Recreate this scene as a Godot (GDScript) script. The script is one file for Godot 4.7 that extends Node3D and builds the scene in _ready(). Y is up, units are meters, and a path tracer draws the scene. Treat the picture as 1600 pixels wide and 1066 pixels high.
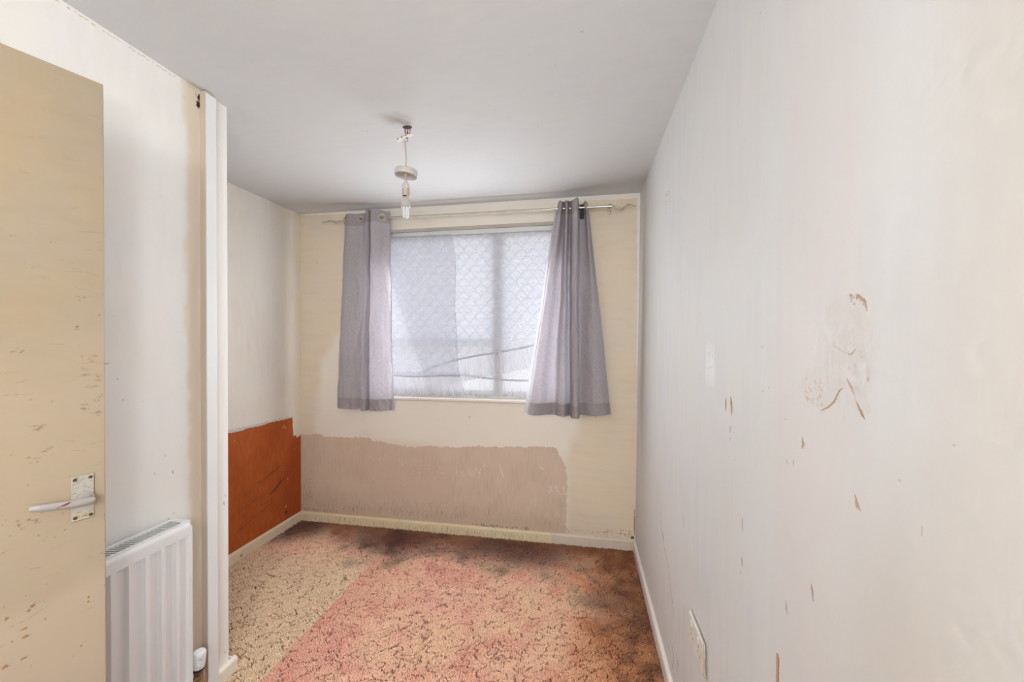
extends Node3D
# A small empty bedroom. Measured axes: x to the right, y up, d = distance towards the window wall (z = -d).

const CEIL := 2.319
const BACK := 2.624
const NEARX := -1.426     # face of the near left wall
const ALCX := -2.097      # face of the alcove wall
const NIB := 1.371        # where the near left wall ends and the alcove begins
const RF := 0.343         # right wall at the floor
const RC := 0.372         # right wall at the ceiling
const WX0 := -1.55
const WX1 := -0.05
const WY0 := 0.955
const WY1 := 2.165

var M := {}
var used := {}

func V(x: float, y: float, d: float) -> Vector3:
	return Vector3(x, y, -d)

# ------------------------------------------------------------------ naming
func numbered(n: String) -> String:
	if not used.has(n):
		used[n] = 0
		return n
	used[n] += 1
	return "%s_%03d" % [n, used[n]]

func tag(o: Node, label := "", category := "", kind := "", group := "") -> Node:
	if label: o.set_meta("label", label)
	if category: o.set_meta("category", category)
	if kind: o.set_meta("kind", kind)
	if group: o.set_meta("group", group)
	return o

func base(called: String, at := Vector3.ZERO) -> Node3D:
	var n := Node3D.new()
	n.name = numbered(called)
	add_child(n)
	n.position = at
	return n

# Parts are given in world axes unless the parent is turned.
func put(called: String, st: SurfaceTool, m: Material, parent: Node = null) -> MeshInstance3D:
	var o := MeshInstance3D.new()
	o.mesh = st.commit()
	o.name = numbered(called) if parent == null else called
	o.material_override = m
	o.cast_shadow = GeometryInstance3D.SHADOW_CASTING_SETTING_ON
	if parent == null:
		add_child(o)
	else:
		parent.add_child(o, true)
		var p := parent
		while p != null and p != self:
			if p is Node3D and p.get_parent() == self and p.has_meta("world_parts"):
				o.position = -(p as Node3D).position if parent == p else Vector3.ZERO
			p = p.get_parent()
	return o

# ------------------------------------------------------------------ shapes
func mb() -> SurfaceTool:
	var st := SurfaceTool.new()
	st.begin(Mesh.PRIMITIVE_TRIANGLES)
	return st

func tri(st: SurfaceTool, p: Array, n: Array, uv: Array) -> void:
	var g: Vector3 = (p[1] - p[0]).cross(p[2] - p[0])
	var avg: Vector3 = n[0] + n[1] + n[2]
	var order := [0, 1, 2] if g.dot(avg) < 0.0 else [0, 2, 1]
	for i in order:
		st.set_normal(n[i])
		st.set_uv(uv[i])
		st.add_vertex(p[i])

func quad(st: SurfaceTool, p: Array, n: Array, uv := [Vector2(0, 0), Vector2(1, 0), Vector2(1, 1), Vector2(0, 1)]) -> void:
	tri(st, [p[0], p[1], p[2]], [n[0], n[1], n[2]], [uv[0], uv[1], uv[2]])
	tri(st, [p[0], p[2], p[3]], [n[0], n[2], n[3]], [uv[0], uv[2], uv[3]])

func flat_quad(st: SurfaceTool, a: Vector3, b: Vector3, c: Vector3, d: Vector3, n: Vector3, uvf = null) -> void:
	var uv := [Vector2(0, 0), Vector2(1, 0), Vector2(1, 1), Vector2(0, 1)]
	if uvf != null:
		uv = [uvf.call(a), uvf.call(b), uvf.call(c), uvf.call(d)]
	quad(st, [a, b, c, d], [n, n, n, n], uv)

# A box with chamfered edges; xf places it.
func box(st: SurfaceTool, lo: Vector3, hi: Vector3, r := 0.0, xf := Transform3D(), uvf = null) -> void:
	var c := (lo + hi) / 2.0
	var h := (hi - lo) / 2.0
	r = minf(r, minf(h.x, minf(h.y, h.z)) * 0.9)
	var P := func(s: Vector3, ax: int) -> Vector3:   # corner s pulled in except along ax
		var v := Vector3(s.x * (h.x - r), s.y * (h.y - r), s.z * (h.z - r))
		v[ax] += s[ax] * r
		return c + v
	for ax in 3:
		var u := (ax + 1) % 3
		var w := (ax + 2) % 3
		for s in [-1.0, 1.0]:
			var n := Vector3.ZERO
			n[ax] = s
			var pts := []
			for k in [[-1, -1], [1, -1], [1, 1], [-1, 1]]:
				var q := Vector3.ZERO
				q[ax] = s; q[u] = k[0]; q[w] = k[1]
				pts.append(xf * (P.call(q, ax) as Vector3))
			flat_quad(st, pts[0], pts[1], pts[2], pts[3], xf.basis * n, uvf)
	if r <= 0.0:
		return
	for ax in 3:
		var u := (ax + 1) % 3
		var w := (ax + 2) % 3
		for a in [-1.0, 1.0]:
			for b in [-1.0, 1.0]:
				var q0 := Vector3.ZERO
				q0[ax] = -1; q0[u] = a; q0[w] = b
				var q1 := q0
				q1[ax] = 1
				var nu := Vector3.ZERO
				nu[u] = a
				var nw := Vector3.ZERO
				nw[w] = b
				var ps := [xf * (P.call(q0, u) as Vector3), xf * (P.call(q1, u) as Vector3), xf * (P.call(q1, w) as Vector3), xf * (P.call(q0, w) as Vector3)]
				quad(st, ps, [xf.basis * nu, xf.basis * nu, xf.basis * nw, xf.basis * nw])
	for a in [-1.0, 1.0]:
		for b in [-1.0, 1.0]:
			for e in [-1.0, 1.0]:
				var q := Vector3(a, b, e)
				tri(st, [xf * (P.call(q, 0) as Vector3), xf * (P.call(q, 1) as Vector3), xf * (P.call(q, 2) as Vector3)], [xf.basis * Vector3(a, 0, 0), xf.basis * Vector3(0, b, 0), xf.basis * Vector3(0, 0, e)], [Vector2.ZERO, Vector2.ZERO, Vector2.ZERO])

# d-box: corners given in the measured axes
func dbox(st: SurfaceTool, x0: float, x1: float, y0: float, y1: float, d0: float, d1: float, r := 0.0, uvf = null) -> void:
	box(st, Vector3(x0, y0, -d1), Vector3(x1, y1, -d0), r, Transform3D(), uvf)

# Profile of (radius, height) turned about the y axis of xf.
func lathe(st: SurfaceTool, prof: Array, segs := 24, xf := Transform3D()) -> void:
	for i in prof.size() - 1:
		var a: Vector2 = prof[i]
		var b: Vector2 = prof[i + 1]
		if a.is_equal_approx(b):
			continue
		var t := (b - a).normalized()
		for k in segs:
			var p0 := TAU * k / segs
			var p1 := TAU * (k + 1) / segs
			var ps := []
			var ns := []
			for e in [[a, p0], [a, p1], [b, p1], [b, p0]]:
				var c: Vector2 = e[0]
				var dir := Vector3(cos(e[1]), 0, sin(e[1]))
				ps.append(xf * (dir * c.x + Vector3(0, c.y, 0)))
				ns.append((xf.basis * (dir * -t.y + Vector3(0, t.x, 0)) * -1.0).normalized())
			if a.x < 1e-6:
				tri(st, [ps[0], ps[2], ps[3]], [ns[0], ns[2], ns[3]], [Vector2.ZERO, Vector2.RIGHT, Vector2.ONE])
			elif b.x < 1e-6:
				tri(st, [ps[0], ps[1], ps[2]], [ns[0], ns[1], ns[2]], [Vector2.ZERO, Vector2.RIGHT, Vector2.ONE])
			else:
				quad(st, ps, ns)

# A round bar along points; radii may be one number or one per point.
func tube(st: SurfaceTool, pts: Array, rad, segs := 10) -> void:
	var rings := []
	var side := Vector3.ZERO
	for i in pts.size():
		var a: Vector3 = pts[maxi(0, i - 1)]
		var b: Vector3 = pts[mini(pts.size() - 1, i + 1)]
		var t := (b - a).normalized()
		if side == Vector3.ZERO:
			side = t.cross(Vector3.UP if absf(t.y) < 0.9 else Vector3.RIGHT).normalized()
		side = (side - t * side.dot(t)).normalized()
		var up := t.cross(side)
		var r: float = rad[i] if rad is Array else rad
		var ring := []
		for k in segs:
			var ph := TAU * k / segs
			var dir := side * cos(ph) + up * sin(ph)
			ring.append([pts[i] + dir * r, dir])
		rings.append(ring)
	for i in pts.size() - 1:
		for k in segs:
			var k2 := (k + 1) % segs
			var q := [rings[i][k], rings[i][k2], rings[i + 1][k2], rings[i + 1][k]]
			quad(st, [q[0][0], q[1][0], q[2][0], q[3][0]], [q[0][1], q[1][1], q[2][1], q[3][1]])
	for e in [0, pts.size() - 1]:
		var n: Vector3 = (pts[0] - pts[1] if e == 0 else pts[e] - pts[e - 1]).normalized()
		for k in segs:
			tri(st, [pts[e], rings[e][k][0], rings[e][(k + 1) % segs][0]], [n, n, n], [Vector2.ZERO, Vector2.ZERO, Vector2.ZERO])

func spline(pts: Array, steps := 6) -> Array:
	var c := Curve3D.new()
	for i in pts.size():
		var a: Vector3 = pts[maxi(0, i - 1)]
		var b: Vector3 = pts[mini(pts.size() - 1, i + 1)]
		c.add_point(pts[i], -(b - a) / 6.0, (b - a) / 6.0)
	var out := []
	for i in pts.size() - 1:
		for k in steps:
			out.append(c.sample(i, float(k) / steps))
	out.append(pts[-1])
	return out

# Rows of points to a smooth sheet; rows r0..r1, facing the room (+z).
func sheet(st: SurfaceTool, P: Array, r0: int, r1: int, uvf: Callable, skip = null) -> void:
	var R := P.size()
	var C: int = P[0].size()
	var N := func(i: int, j: int) -> Vector3:
		var du: Vector3 = P[i][mini(C - 1, j + 1)] - P[i][maxi(0, j - 1)]
		var dv: Vector3 = P[mini(R - 1, i + 1)][j] - P[maxi(0, i - 1)][j]
		var n := dv.cross(du).normalized()
		return n
	for i in range(r0, r1):
		for j in C - 1:
			if skip != null and skip.call((P[i][j] + P[i + 1][j + 1]) / 2.0):
				continue
			var idx := [[i, j], [i, j + 1], [i + 1, j + 1], [i + 1, j]]
			var ps := []
			var ns := []
			var us := []
			for q in idx:
				ps.append(P[q[0]][q[1]])
				ns.append(N.call(q[0], q[1]))
				us.append(uvf.call(P[q[0]][q[1]], float(q[1]) / (C - 1), float(q[0]) / (R - 1)))
			quad(st, ps, ns, us)

# ------------------------------------------------------------------ pictures of materials
func noise(freq: float, sd := 1, oct := 3) -> FastNoiseLite:
	var n := FastNoiseLite.new()
	n.seed = sd
	n.noise_type = FastNoiseLite.TYPE_SIMPLEX_SMOOTH
	n.frequency = freq
	n.fractal_octaves = oct
	return n

class Paint:
	var im: Image
	var w: int
	var h: int
	var lo: Vector2   # world at the lower left of the picture
	var hi: Vector2
	var rng := RandomNumberGenerator.new()
	var wob := FastNoiseLite.new()

	func _init(pw: int, ph: int, plo: Vector2, phi: Vector2, col: Color, amount: float, sd: int, streak := Vector2(1, 1), warm := 0.0) -> void:
		w = pw; h = ph; lo = plo; hi = phi
		rng.seed = sd
		wob.seed = sd
		wob.frequency = 1.0
		wob.fractal_octaves = 4
		var n1 := FastNoiseLite.new()
		n1.seed = sd + 5
		n1.frequency = 1.0
		n1.fractal_octaves = 4
		var sw := 256
		var sh := 256
		im = Image.create(sw, sh, false, Image.FORMAT_RGBA8)
		for y in sh:
			for x in sw:
				var u := lerpf(lo.x, hi.x, (x + 0.5) / sw)
				var v := lerpf(hi.y, lo.y, (y + 0.5) / sh)
				var a := n1.get_noise_3d(u * 2.2, v * 2.2, 0.0) * 0.5 + n1.get_noise_3d(u * 22.0 * streak.x, v * 22.0 * streak.y, 7.0) * 0.5
				var b := n1.get_noise_3d(u * 3.1, v * 3.1, 31.0)
				var c := col
				c = c.lightened(a * amount) if a > 0 else c.darkened(-a * amount)
				c.r += b * warm * 0.6
				c.b -= b * warm
				im.set_pixel(x, y, c)
		im.resize(w, h, Image.INTERPOLATE_CUBIC)

	func px(p: Vector2) -> Vector2:
		return Vector2((p.x - lo.x) / (hi.x - lo.x) * w, (hi.y - p.y) / (hi.y - lo.y) * h)

	func at(x: int, y: int) -> Vector2:
		return Vector2(lerpf(lo.x, hi.x, (x + 0.5) / w), lerpf(hi.y, lo.y, (y + 0.5) / h))

	func mixin(x: int, y: int, c: Color, k: float) -> void:
		if k > 0.003 and x >= 0 and y >= 0 and x < w and y < h:
			im.set_pixel(x, y, im.get_pixel(x, y).lerp(c, minf(k, 1.0)))

	# soft or rough spot
	func dab(p: Vector2, r: Vector2, c: Color, k := 1.0, rough := 0.5, hard := 0.5, grain := 90.0) -> void:
		var a := px(Vector2(p.x - absf(r.x) * 1.5, p.y + absf(r.y) * 1.5))
		var b := px(Vector2(p.x + absf(r.x) * 1.5, p.y - absf(r.y) * 1.5))
		for y in range(int(minf(a.y, b.y)), int(maxf(a.y, b.y)) + 1):
			for x in range(int(minf(a.x, b.x)), int(maxf(a.x, b.x)) + 1):
				var q := at(x, y)
				var e := Vector2((q.x - p.x) / r.x, (q.y - p.y) / r.y).length() + wob.get_noise_2d(q.x * grain, q.y * grain) * rough
				mixin(x, y, c, k * smoothstep(1.0, hard, e))

	# a brushed or scratched line
	func line(pts: Array, width: float, c: Color, k := 1.0, taper := true, broken := 0.0) -> void:
		for i in pts.size() - 1:
			var p: Vector2 = pts[i]
			var q: Vector2 = pts[i + 1]
			var m := Vector2(width, width)
			var lo2 := px(Vector2(minf(p.x, q.x), maxf(p.y, q.y)) + Vector2(-m.x, m.y))
			var hi2 := px(Vector2(maxf(p.x, q.x), minf(p.y, q.y)) + Vector2(m.x, -m.y))
			for y in range(int(minf(lo2.y, hi2.y)) - 1, int(maxf(lo2.y, hi2.y)) + 2):
				for x in range(int(minf(lo2.x, hi2.x)) - 1, int(maxf(lo2.x, hi2.x)) + 2):
					var s := at(x, y)
					var t := clampf((s - p).dot(q - p) / maxf((q - p).length_squared(), 1e-9), 0, 1)
					var wd := width * 0.5
					if taper:
						var g := (i + t) / (pts.size() - 1)
						wd *= 0.35 + 0.9 * sin(PI * clampf(g * 0.9 + 0.05, 0, 1))
					wd *= 1.0 + 0.5 * wob.get_noise_2d(s.x * 160.0, s.y * 160.0)
					var dd := s.distance_to(p + (q - p) * t)
					var kk := k * smoothstep(wd * 1.25, wd * 0.7, dd)
					if broken > 0.0 and wob.get_noise_2d(s.x * 60.0 + 9.0, s.y * 60.0) < broken - 0.5:
						kk = 0.0
					mixin(x, y, c, kk)

	# an area with a brushed edge; wobble is in metres
	func area(poly: PackedVector2Array, c: Color, k: float, wobble: float, grain := 14.0, vary := 0.06, streak := Vector2(1, 1)) -> void:
		var r := Rect2(poly[0], Vector2.ZERO)
		for p in poly: r = r.expand(p)
		r = r.grow(wobble * 2.0)
		var a := px(Vector2(r.position.x, r.end.y))
		var b := px(Vector2(r.end.x, r.position.y))
		for y in range(maxi(0, int(minf(a.y, b.y))), mini(h, int(maxf(a.y, b.y)) + 1)):
			for x in range(maxi(0, int(minf(a.x, b.x))), mini(w, int(maxf(a.x, b.x)) + 1)):
				var q := at(x, y)
				var j := Vector2(wob.get_noise_2d(q.x * grain, q.y * grain), wob.get_noise_2d(q.x * grain + 50.0, q.y * grain + 20.0)) * wobble
				if Geometry2D.is_point_in_polygon(q + j, poly):
					var s := wob.get_noise_2d(q.x * 30.0 * streak.x, q.y * 30.0 * streak.y) * vary + wob.get_noise_2d(q.x * 4.0, q.y * 4.0 + 70.0) * vary
					mixin(x, y, c.lightened(s) if s > 0 else c.darkened(-s), k)

	# a broad soft-edged change of tone; soft is in metres
	func soft(poly: PackedVector2Array, c: Color, k0: float, softness: float, grain := 6.0, wobble := 0.02) -> void:
		var sw := clampi(int((hi.x - lo.x) / softness * 1.3), 12, 200)
		var sh := clampi(int((hi.y - lo.y) / softness * 1.3), 12, 200)
		var m := Image.create(sw, sh, false, Image.FORMAT_RGBA8)
		for y in sh:
			for x in sw:
				var cover := 0.0
				for k in 9:
					var q := Vector2(lerpf(lo.x, hi.x, (x + (k % 3 + 0.5) / 3.0) / sw), lerpf(hi.y, lo.y, (y + (k / 3 + 0.5) / 3.0) / sh))
					var j := Vector2(wob.get_noise_2d(q.x * grain, q.y * grain), wob.get_noise_2d(q.x * grain + 50.0, q.y * grain)) * wobble
					if Geometry2D.is_point_in_polygon(q + j, poly): cover += 1.0 / 9.0
				m.set_pixel(x, y, Color(c.r, c.g, c.b, k0 * cover))
		m.resize(w, h, Image.INTERPOLATE_CUBIC)
		im.blend_rect(m, Rect2i(0, 0, w, h), Vector2i.ZERO)

	func specks(r: Rect2, n: int, size: float, c: Color, k := 0.8) -> void:
		for i in n:
			var p := Vector2(rng.randf_range(r.position.x, r.end.x), rng.randf_range(r.position.y, r.end.y))
			var s := size * rng.randf_range(0.4, 1.3)
			dab(p, Vector2(s, s * rng.randf_range(0.7, 1.6)), c, k * rng.randf_range(0.4, 1.0), 0.5, 0.4)

	func scratches(r: Rect2, n: int, length: float, width: float, c: Color, k: float, ang0: float, ang1: float) -> void:
		for i in n:
			var p := Vector2(rng.randf_range(r.position.x, r.end.x), rng.randf_range(r.position.y, r.end.y))
			var a := rng.randf_range(ang0, ang1)
			var l := length * rng.randf_range(0.3, 1.2)
			var q := p + Vector2(cos(a), sin(a)) * l
			var mid := (p + q) / 2.0 + Vector2(rng.randf_range(-1, 1), rng.randf_range(-1, 1)) * l * 0.12
			line([p, mid, q], width * rng.randf_range(0.5, 1.2), c, k * rng.randf_range(0.4, 1.0), true, 0.25)

	func tex() -> ImageTexture:
		im.convert(Image.FORMAT_RGB8)
		return ImageTexture.create_from_image(im)

	func uv(p: Vector2) -> Vector2:
		return Vector2((p.x - lo.x) / (hi.x - lo.x), (hi.y - p.y) / (hi.y - lo.y))

func mat(c: Color, rough := 0.8, metal := 0.0, spec := 0.5) -> StandardMaterial3D:
	var m := StandardMaterial3D.new()
	m.albedo_color = c
	m.roughness = rough
	m.metallic = metal
	m.metallic_specular = spec
	return m

func tmat(t: Texture2D, rough := 0.8, spec := 0.35) -> StandardMaterial3D:
	var m := mat(Color.WHITE, rough, 0.0, spec)
	m.albedo_texture = t
	m.texture_repeat = false
	return m

func bumpy(m: StandardMaterial3D, freq: float, strength: float, scale: float, sd := 3, oct := 4) -> void:
	# fine relief laid over the object in world axes
	var t := NoiseTexture2D.new()
	t.width = 512
	t.height = 512
	t.seamless = true
	t.as_normal_map = true
	t.bump_strength = strength
	t.noise = noise(freq, sd, oct)
	m.normal_enabled = true
	m.normal_texture = t
	m.uv1_triplanar = m.albedo_texture == null
	m.uv1_scale = Vector3.ONE * scale if m.albedo_texture == null else Vector3.ONE

func C8(r: int, g: int, b: int) -> Color:
	return Color8(r, g, b)

# ================================================================== the scene
func _ready() -> void:
	# ---- camera
	var cam := Camera3D.new()
	cam.name = "camera"
	cam.position = V(0, 1.375, 0)
	cam.rotation = Vector3(-0.00487, 0.177, 0)
	cam.fov = rad_to_deg(2.0 * atan(533.0 / 608.7))
	cam.near = 0.03
	add_child(cam)
	cam.current = true
	# ---- sky and exposure
	var we := WorldEnvironment.new()
	we.name = "environment"
	var env := Environment.new()
	var sky := Sky.new()
	var sm := ProceduralSkyMaterial.new()
	sm.sky_top_color = C8(206, 216, 232)
	sm.sky_horizon_color = C8(236, 238, 242)
	sm.ground_horizon_color = C8(228, 228, 226)
	sm.ground_bottom_color = C8(200, 200, 196)
	sm.sky_energy_multiplier = 1.12
	sm.ground_energy_multiplier = 1.0
	sky.sky_material = sm
	env.background_mode = Environment.BG_SKY
	env.sky = sky
	env.tonemap_mode = Environment.TONE_MAPPER_LINEAR
	env.tonemap_exposure = 1.75
	env.sdfgi_enabled = true
	env.ssao_enabled = true
	env.ssil_enabled = true
	we.environment = env
	add_child(we)
	# ---- daylight coming in through the window opening
	var day := AreaLight3D.new()
	day.name = "window_daylight"
	day.area_size = Vector2(1.36, 0.90)
	day.light_color = Color(0.955, 0.98, 1.0)
	day.light_energy = 1.25
	day.shadow_enabled = true
	day.area_range = 12.0
	day.position = V(-0.80, 1.43, 2.612)
	day.rotation = Vector3(0, PI, 0)
	add_child(day)

	make_materials()
	room()
	window()
	nets()
	rod_and_curtains()
	pendant()
	door()
	radiator()
	socket()
	carpet()
	fill_lamps()

# ------------------------------------------------------------------ materials
func make_materials() -> void:
	M.white = mat(C8(236, 236, 236), 0.35)          # gloss trim, plastic
	M.upvc = mat(C8(232, 232, 232), 0.3)
	M.rear = mat(C8(228, 222, 214), 0.8)
	M.steel = mat(C8(204, 197, 188), 0.26, 0.9)
	M.brass = mat(C8(176, 150, 104), 0.4, 0.8)
	M.dark = mat(C8(46, 38, 36), 0.7)
	M.rad = mat(C8(240, 238, 238), 0.28)
	M.fin = mat(C8(214, 214, 212), 0.4)
	M.glass = mat(Color(1, 1, 1, 0.06), 0.05)
	M.glass.transparency = BaseMaterial3D.TRANSPARENCY_ALPHA

# ------------------------------------------------------------------ the room shell
func room() -> void:
	var wall_white := C8(228, 223, 218)
	# -- right wall: fresh white emulsion over chipped plaster
	var p := Paint.new(2048, 2048, Vector2(0.2, 0.0), Vector2(2.64, 2.34), C8(218, 217, 216), 0.04, 11, Vector2(1.0, 0.12), 0.012)
	right_wall_marks(p)
	M.wall_right = tmat(p.tex(), 0.62, 0.4)
	M.wall_right.heightmap_enabled = true
	M.wall_right.heightmap_texture = right_relief()
	M.wall_right.heightmap_scale = 0.2
	var st := mb()
	var uvr := func(q: Vector3) -> Vector2: return p.uv(Vector2(-q.z, q.y))
	var n := Vector3(-1, (RC - RF) / CEIL, 0).normalized()
	flat_quad(st, V(RF, 0, -1.6), V(RF, 0, BACK + 0.3), V(RC, CEIL, BACK + 0.3), V(RC, CEIL, -1.6), n, uvr)
	flat_quad(st, V(RF + 0.2, 0, -1.6), V(RF + 0.2, 0, BACK + 0.3), V(RC + 0.2, CEIL, BACK + 0.3), V(RC + 0.2, CEIL, -1.6), -n)
	for dd in [-1.6, BACK + 0.3]:
		flat_quad(st, V(RF, 0, dd), V(RF + 0.2, 0, dd), V(RC + 0.2, CEIL, dd), V(RC, CEIL, dd), Vector3(0, 0, 1 if dd < 0 else -1))
	flat_quad(st, V(RF, 0, -1.6), V(RF + 0.2, 0, -1.6), V(RF + 0.2, 0, BACK + 0.3), V(RF, 0, BACK + 0.3), Vector3.DOWN)
	flat_quad(st, V(RC, CEIL, -1.6), V(RC + 0.2, CEIL, -1.6), V(RC + 0.2, CEIL, BACK + 0.3), V(RC, CEIL, BACK + 0.3), Vector3.UP)
	tag(put("wall_right", st, M.wall_right), "long white painted right wall with chips and a peeled plaster patch", "wall", "structure")

	# -- window wall: cream paint above, bare beige plaster low down
	var b := Paint.new(2048, 1792, Vector2(-2.15, 0.0), Vector2(0.42, 2.34), C8(230, 214, 192), 0.05, 23, Vector2(0.15, 1.0), 0.02)
	back_wall_marks(b)
	M.wall_back = tmat(b.tex(), 0.75, 0.3)
	st = mb()
	var uvb := func(q: Vector3) -> Vector2: return b.uv(Vector2(q.x, q.y))
	dbox(st, -2.3, WX0, 0, CEIL, BACK, BACK + 0.27, 0, uvb)
	dbox(st, WX1, 0.6, 0, CEIL, BACK, BACK + 0.27, 0, uvb)
	dbox(st, WX0, WX1, 0, WY0 - 0.016, BACK, BACK + 0.27, 0, uvb)
	dbox(st, WX0, WX1, WY1, CEIL, BACK, BACK + 0.27, 0, uvb)
	tag(put("wall_back", st, M.wall_back), "cream window wall with a bare beige plaster patch along its foot", "wall", "structure")

	# -- alcove wall, with the old brown paint low down
	var a := Paint.new(1024, 1536, Vector2(1.3, 0.0), Vector2(2.64, 2.34), C8(238, 230, 220), 0.05, 37, Vector2(1.0, 0.2), 0.015)
	alcove_marks(a)
	M.wall_alcove = tmat(a.tex(), 0.6, 0.4)
	st = mb()
	dbox(st, -2.3, ALCX, 0, CEIL, NIB - 0.2, BACK + 0.02, 0, func(q: Vector3) -> Vector2: return a.uv(Vector2(-q.z, q.y)))
	tag(put("wall_alcove", st, M.wall_alcove), "alcove side wall, white above and old brown paint below", "wall", "structure")

	# -- near left wall, ending in a rounded corner
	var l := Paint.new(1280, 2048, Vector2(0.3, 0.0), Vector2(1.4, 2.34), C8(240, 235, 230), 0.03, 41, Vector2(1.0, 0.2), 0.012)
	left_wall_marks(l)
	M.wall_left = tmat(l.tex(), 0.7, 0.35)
	st = mb()
	var uvl := func(q: Vector3) -> Vector2: return l.uv(Vector2(-q.z, q.y))
	var r := 0.012
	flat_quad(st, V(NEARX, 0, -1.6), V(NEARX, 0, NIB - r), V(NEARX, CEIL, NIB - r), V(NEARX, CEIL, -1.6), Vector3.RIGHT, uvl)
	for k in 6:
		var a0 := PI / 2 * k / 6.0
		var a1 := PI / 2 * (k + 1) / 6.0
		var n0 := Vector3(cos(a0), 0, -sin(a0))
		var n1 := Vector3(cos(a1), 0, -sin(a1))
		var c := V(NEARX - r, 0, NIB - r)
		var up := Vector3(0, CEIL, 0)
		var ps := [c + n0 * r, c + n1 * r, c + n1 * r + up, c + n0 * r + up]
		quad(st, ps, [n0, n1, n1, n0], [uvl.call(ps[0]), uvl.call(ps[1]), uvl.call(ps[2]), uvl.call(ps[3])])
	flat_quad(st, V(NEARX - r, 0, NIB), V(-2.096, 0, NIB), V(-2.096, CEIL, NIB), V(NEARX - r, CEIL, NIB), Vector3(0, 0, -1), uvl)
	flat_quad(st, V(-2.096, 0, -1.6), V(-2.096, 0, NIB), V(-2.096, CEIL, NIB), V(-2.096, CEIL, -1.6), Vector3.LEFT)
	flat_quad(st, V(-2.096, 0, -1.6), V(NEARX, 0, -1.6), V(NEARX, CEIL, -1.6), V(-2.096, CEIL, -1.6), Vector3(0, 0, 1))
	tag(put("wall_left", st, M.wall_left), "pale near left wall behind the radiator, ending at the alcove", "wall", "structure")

	# -- the hall end behind the camera
	st = mb()
	dbox(st, -2.3, 0.6, 0, CEIL, -1.8, -1.6)
	tag(put("wall_rear", st, M.rear), "plain pale wall closing the entrance end", "wall", "structure")

	# -- ceiling
	var c := Paint.new(1536, 1536, Vector2(-2.2, -0.3), Vector2(0.5, 2.65), C8(212, 210, 209), 0.025, 53, Vector2(0.3, 1.0), 0.008)
	ceiling_marks(c)
	M.ceiling = tmat(c.tex(), 0.85, 0.25)
	st = mb()
	dbox(st, -2.3, 0.6, CEIL, CEIL + 0.12, -1.8, BACK + 0.27, 0, func(q: Vector3) -> Vector2: return c.uv(Vector2(q.x, -q.z)))
	tag(put("ceiling", st, M.ceiling), "white painted ceiling with faint trowel marks", "ceiling", "structure")

	# -- floor slab under the carpet (its cloth backing)
	M.backing = mat(C8(92, 54, 40), 0.95, 0, 0.1)
	st = mb()
	dbox(st, -2.3, 0.6, -0.12, 0.0, -1.8, BACK + 0.27)
	tag(put("floor", st, M.backing), "floor under the worn pink and tan carpet", "floor", "structure")

	# -- skirting boards
	var sk := Paint.new(1536, 96, Vector2(-2.1, 0.0), Vector2(0.36, 0.09), C8(232, 214, 178), 0.05, 61, Vector2(0.3, 1.0), 0.02)
	for i in 330:     # brown runs down the front of the board
		var x := sk.rng.randf_range(-2.08, -0.28)
		var y0 := sk.rng.randf_range(0.03, 0.062)
		sk.line([Vector2(x, y0), Vector2(x + sk.rng.randf_range(-0.001, 0.001), y0 - sk.rng.randf_range(0.012, 0.05))], sk.rng.randf_range(0.001, 0.003), C8(158, 120, 78), sk.rng.randf_range(0.12, 0.5), true, 0.2)
	sk.area(PackedVector2Array([Vector2(-0.2, -0.01), Vector2(0.37, -0.01), Vector2(0.37, 0.1), Vector2(-0.22, 0.1)]), C8(220, 206, 192), 0.9, 0.02)
	sk.dab(Vector2(-0.71, 0.03), Vector2(0.004, 0.004), C8(70, 40, 26), 0.9)
	sk.specks(Rect2(-2.08, 0.0, 1.8, 0.07), 60, 0.003, C8(120, 84, 50), 0.6)
	M.skirt_back = tmat(sk.tex(), 0.5, 0.45)
	var sl := Paint.new(768, 64, Vector2(1.3, 0.0), Vector2(2.63, 0.09), C8(234, 214, 186), 0.06, 67, Vector2(0.5, 1.0), 0.03)
	sl.specks(Rect2(1.6, 0.0, 1.0, 0.07), 26, 0.0035, C8(128, 86, 44), 0.7)
	sl.dab(Vector2(2.08, 0.03), Vector2(0.01, 0.012), C8(178, 116, 40), 0.9)
	sl.dab(Vector2(2.52, 0.05), Vector2(0.006, 0.005), C8(110, 80, 50), 0.9)
	M.skirt_left = tmat(sl.tex(), 0.5, 0.45)
	M.skirt_white = mat(C8(232, 222, 214), 0.45)
	M.skirt_nib = mat(C8(238, 228, 214), 0.45)
	var t := 0.016
	st = mb()
	board(st, [V(ALCX, 0, BACK), V(RF, 0, BACK)], Vector3(0, 0, 1), 0.072, t, func(q: Vector3) -> Vector2: return sk.uv(Vector2(q.x, q.y)))
	tag(put("baseboard_back", st, M.skirt_back), "cream skirting with brown drip stains under the window", "skirting", "structure")
	st = mb()
	board(st, [V(ALCX, 0, NIB), V(ALCX, 0, BACK - t)], Vector3(1, 0, 0), 0.072, t, func(q: Vector3) -> Vector2: return sl.uv(Vector2(-q.z, q.y)))
	tag(put("baseboard_left", st, M.skirt_left), "cream skirting along the foot of the brown alcove wall", "skirting", "structure")
	st = mb()
	board(st, [V(RF, 0, -1.6), V(RF, 0, BACK - t)], Vector3(-1, 0, 0), 0.072, t)
	tag(put("baseboard_right", st, M.skirt_white), "white skirting running along the right wall", "skirting", "structure")
	st = mb()
	board(st, [V(NEARX, 0, 1.294), V(NEARX, 0, NIB + t)], Vector3(1, 0, 0), 0.06, 0.02)
	board(st, [V(NEARX, 0, NIB), V(ALCX + 0.02, 0, NIB)], Vector3(0, 0, -1), 0.06, 0.016)
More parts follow.
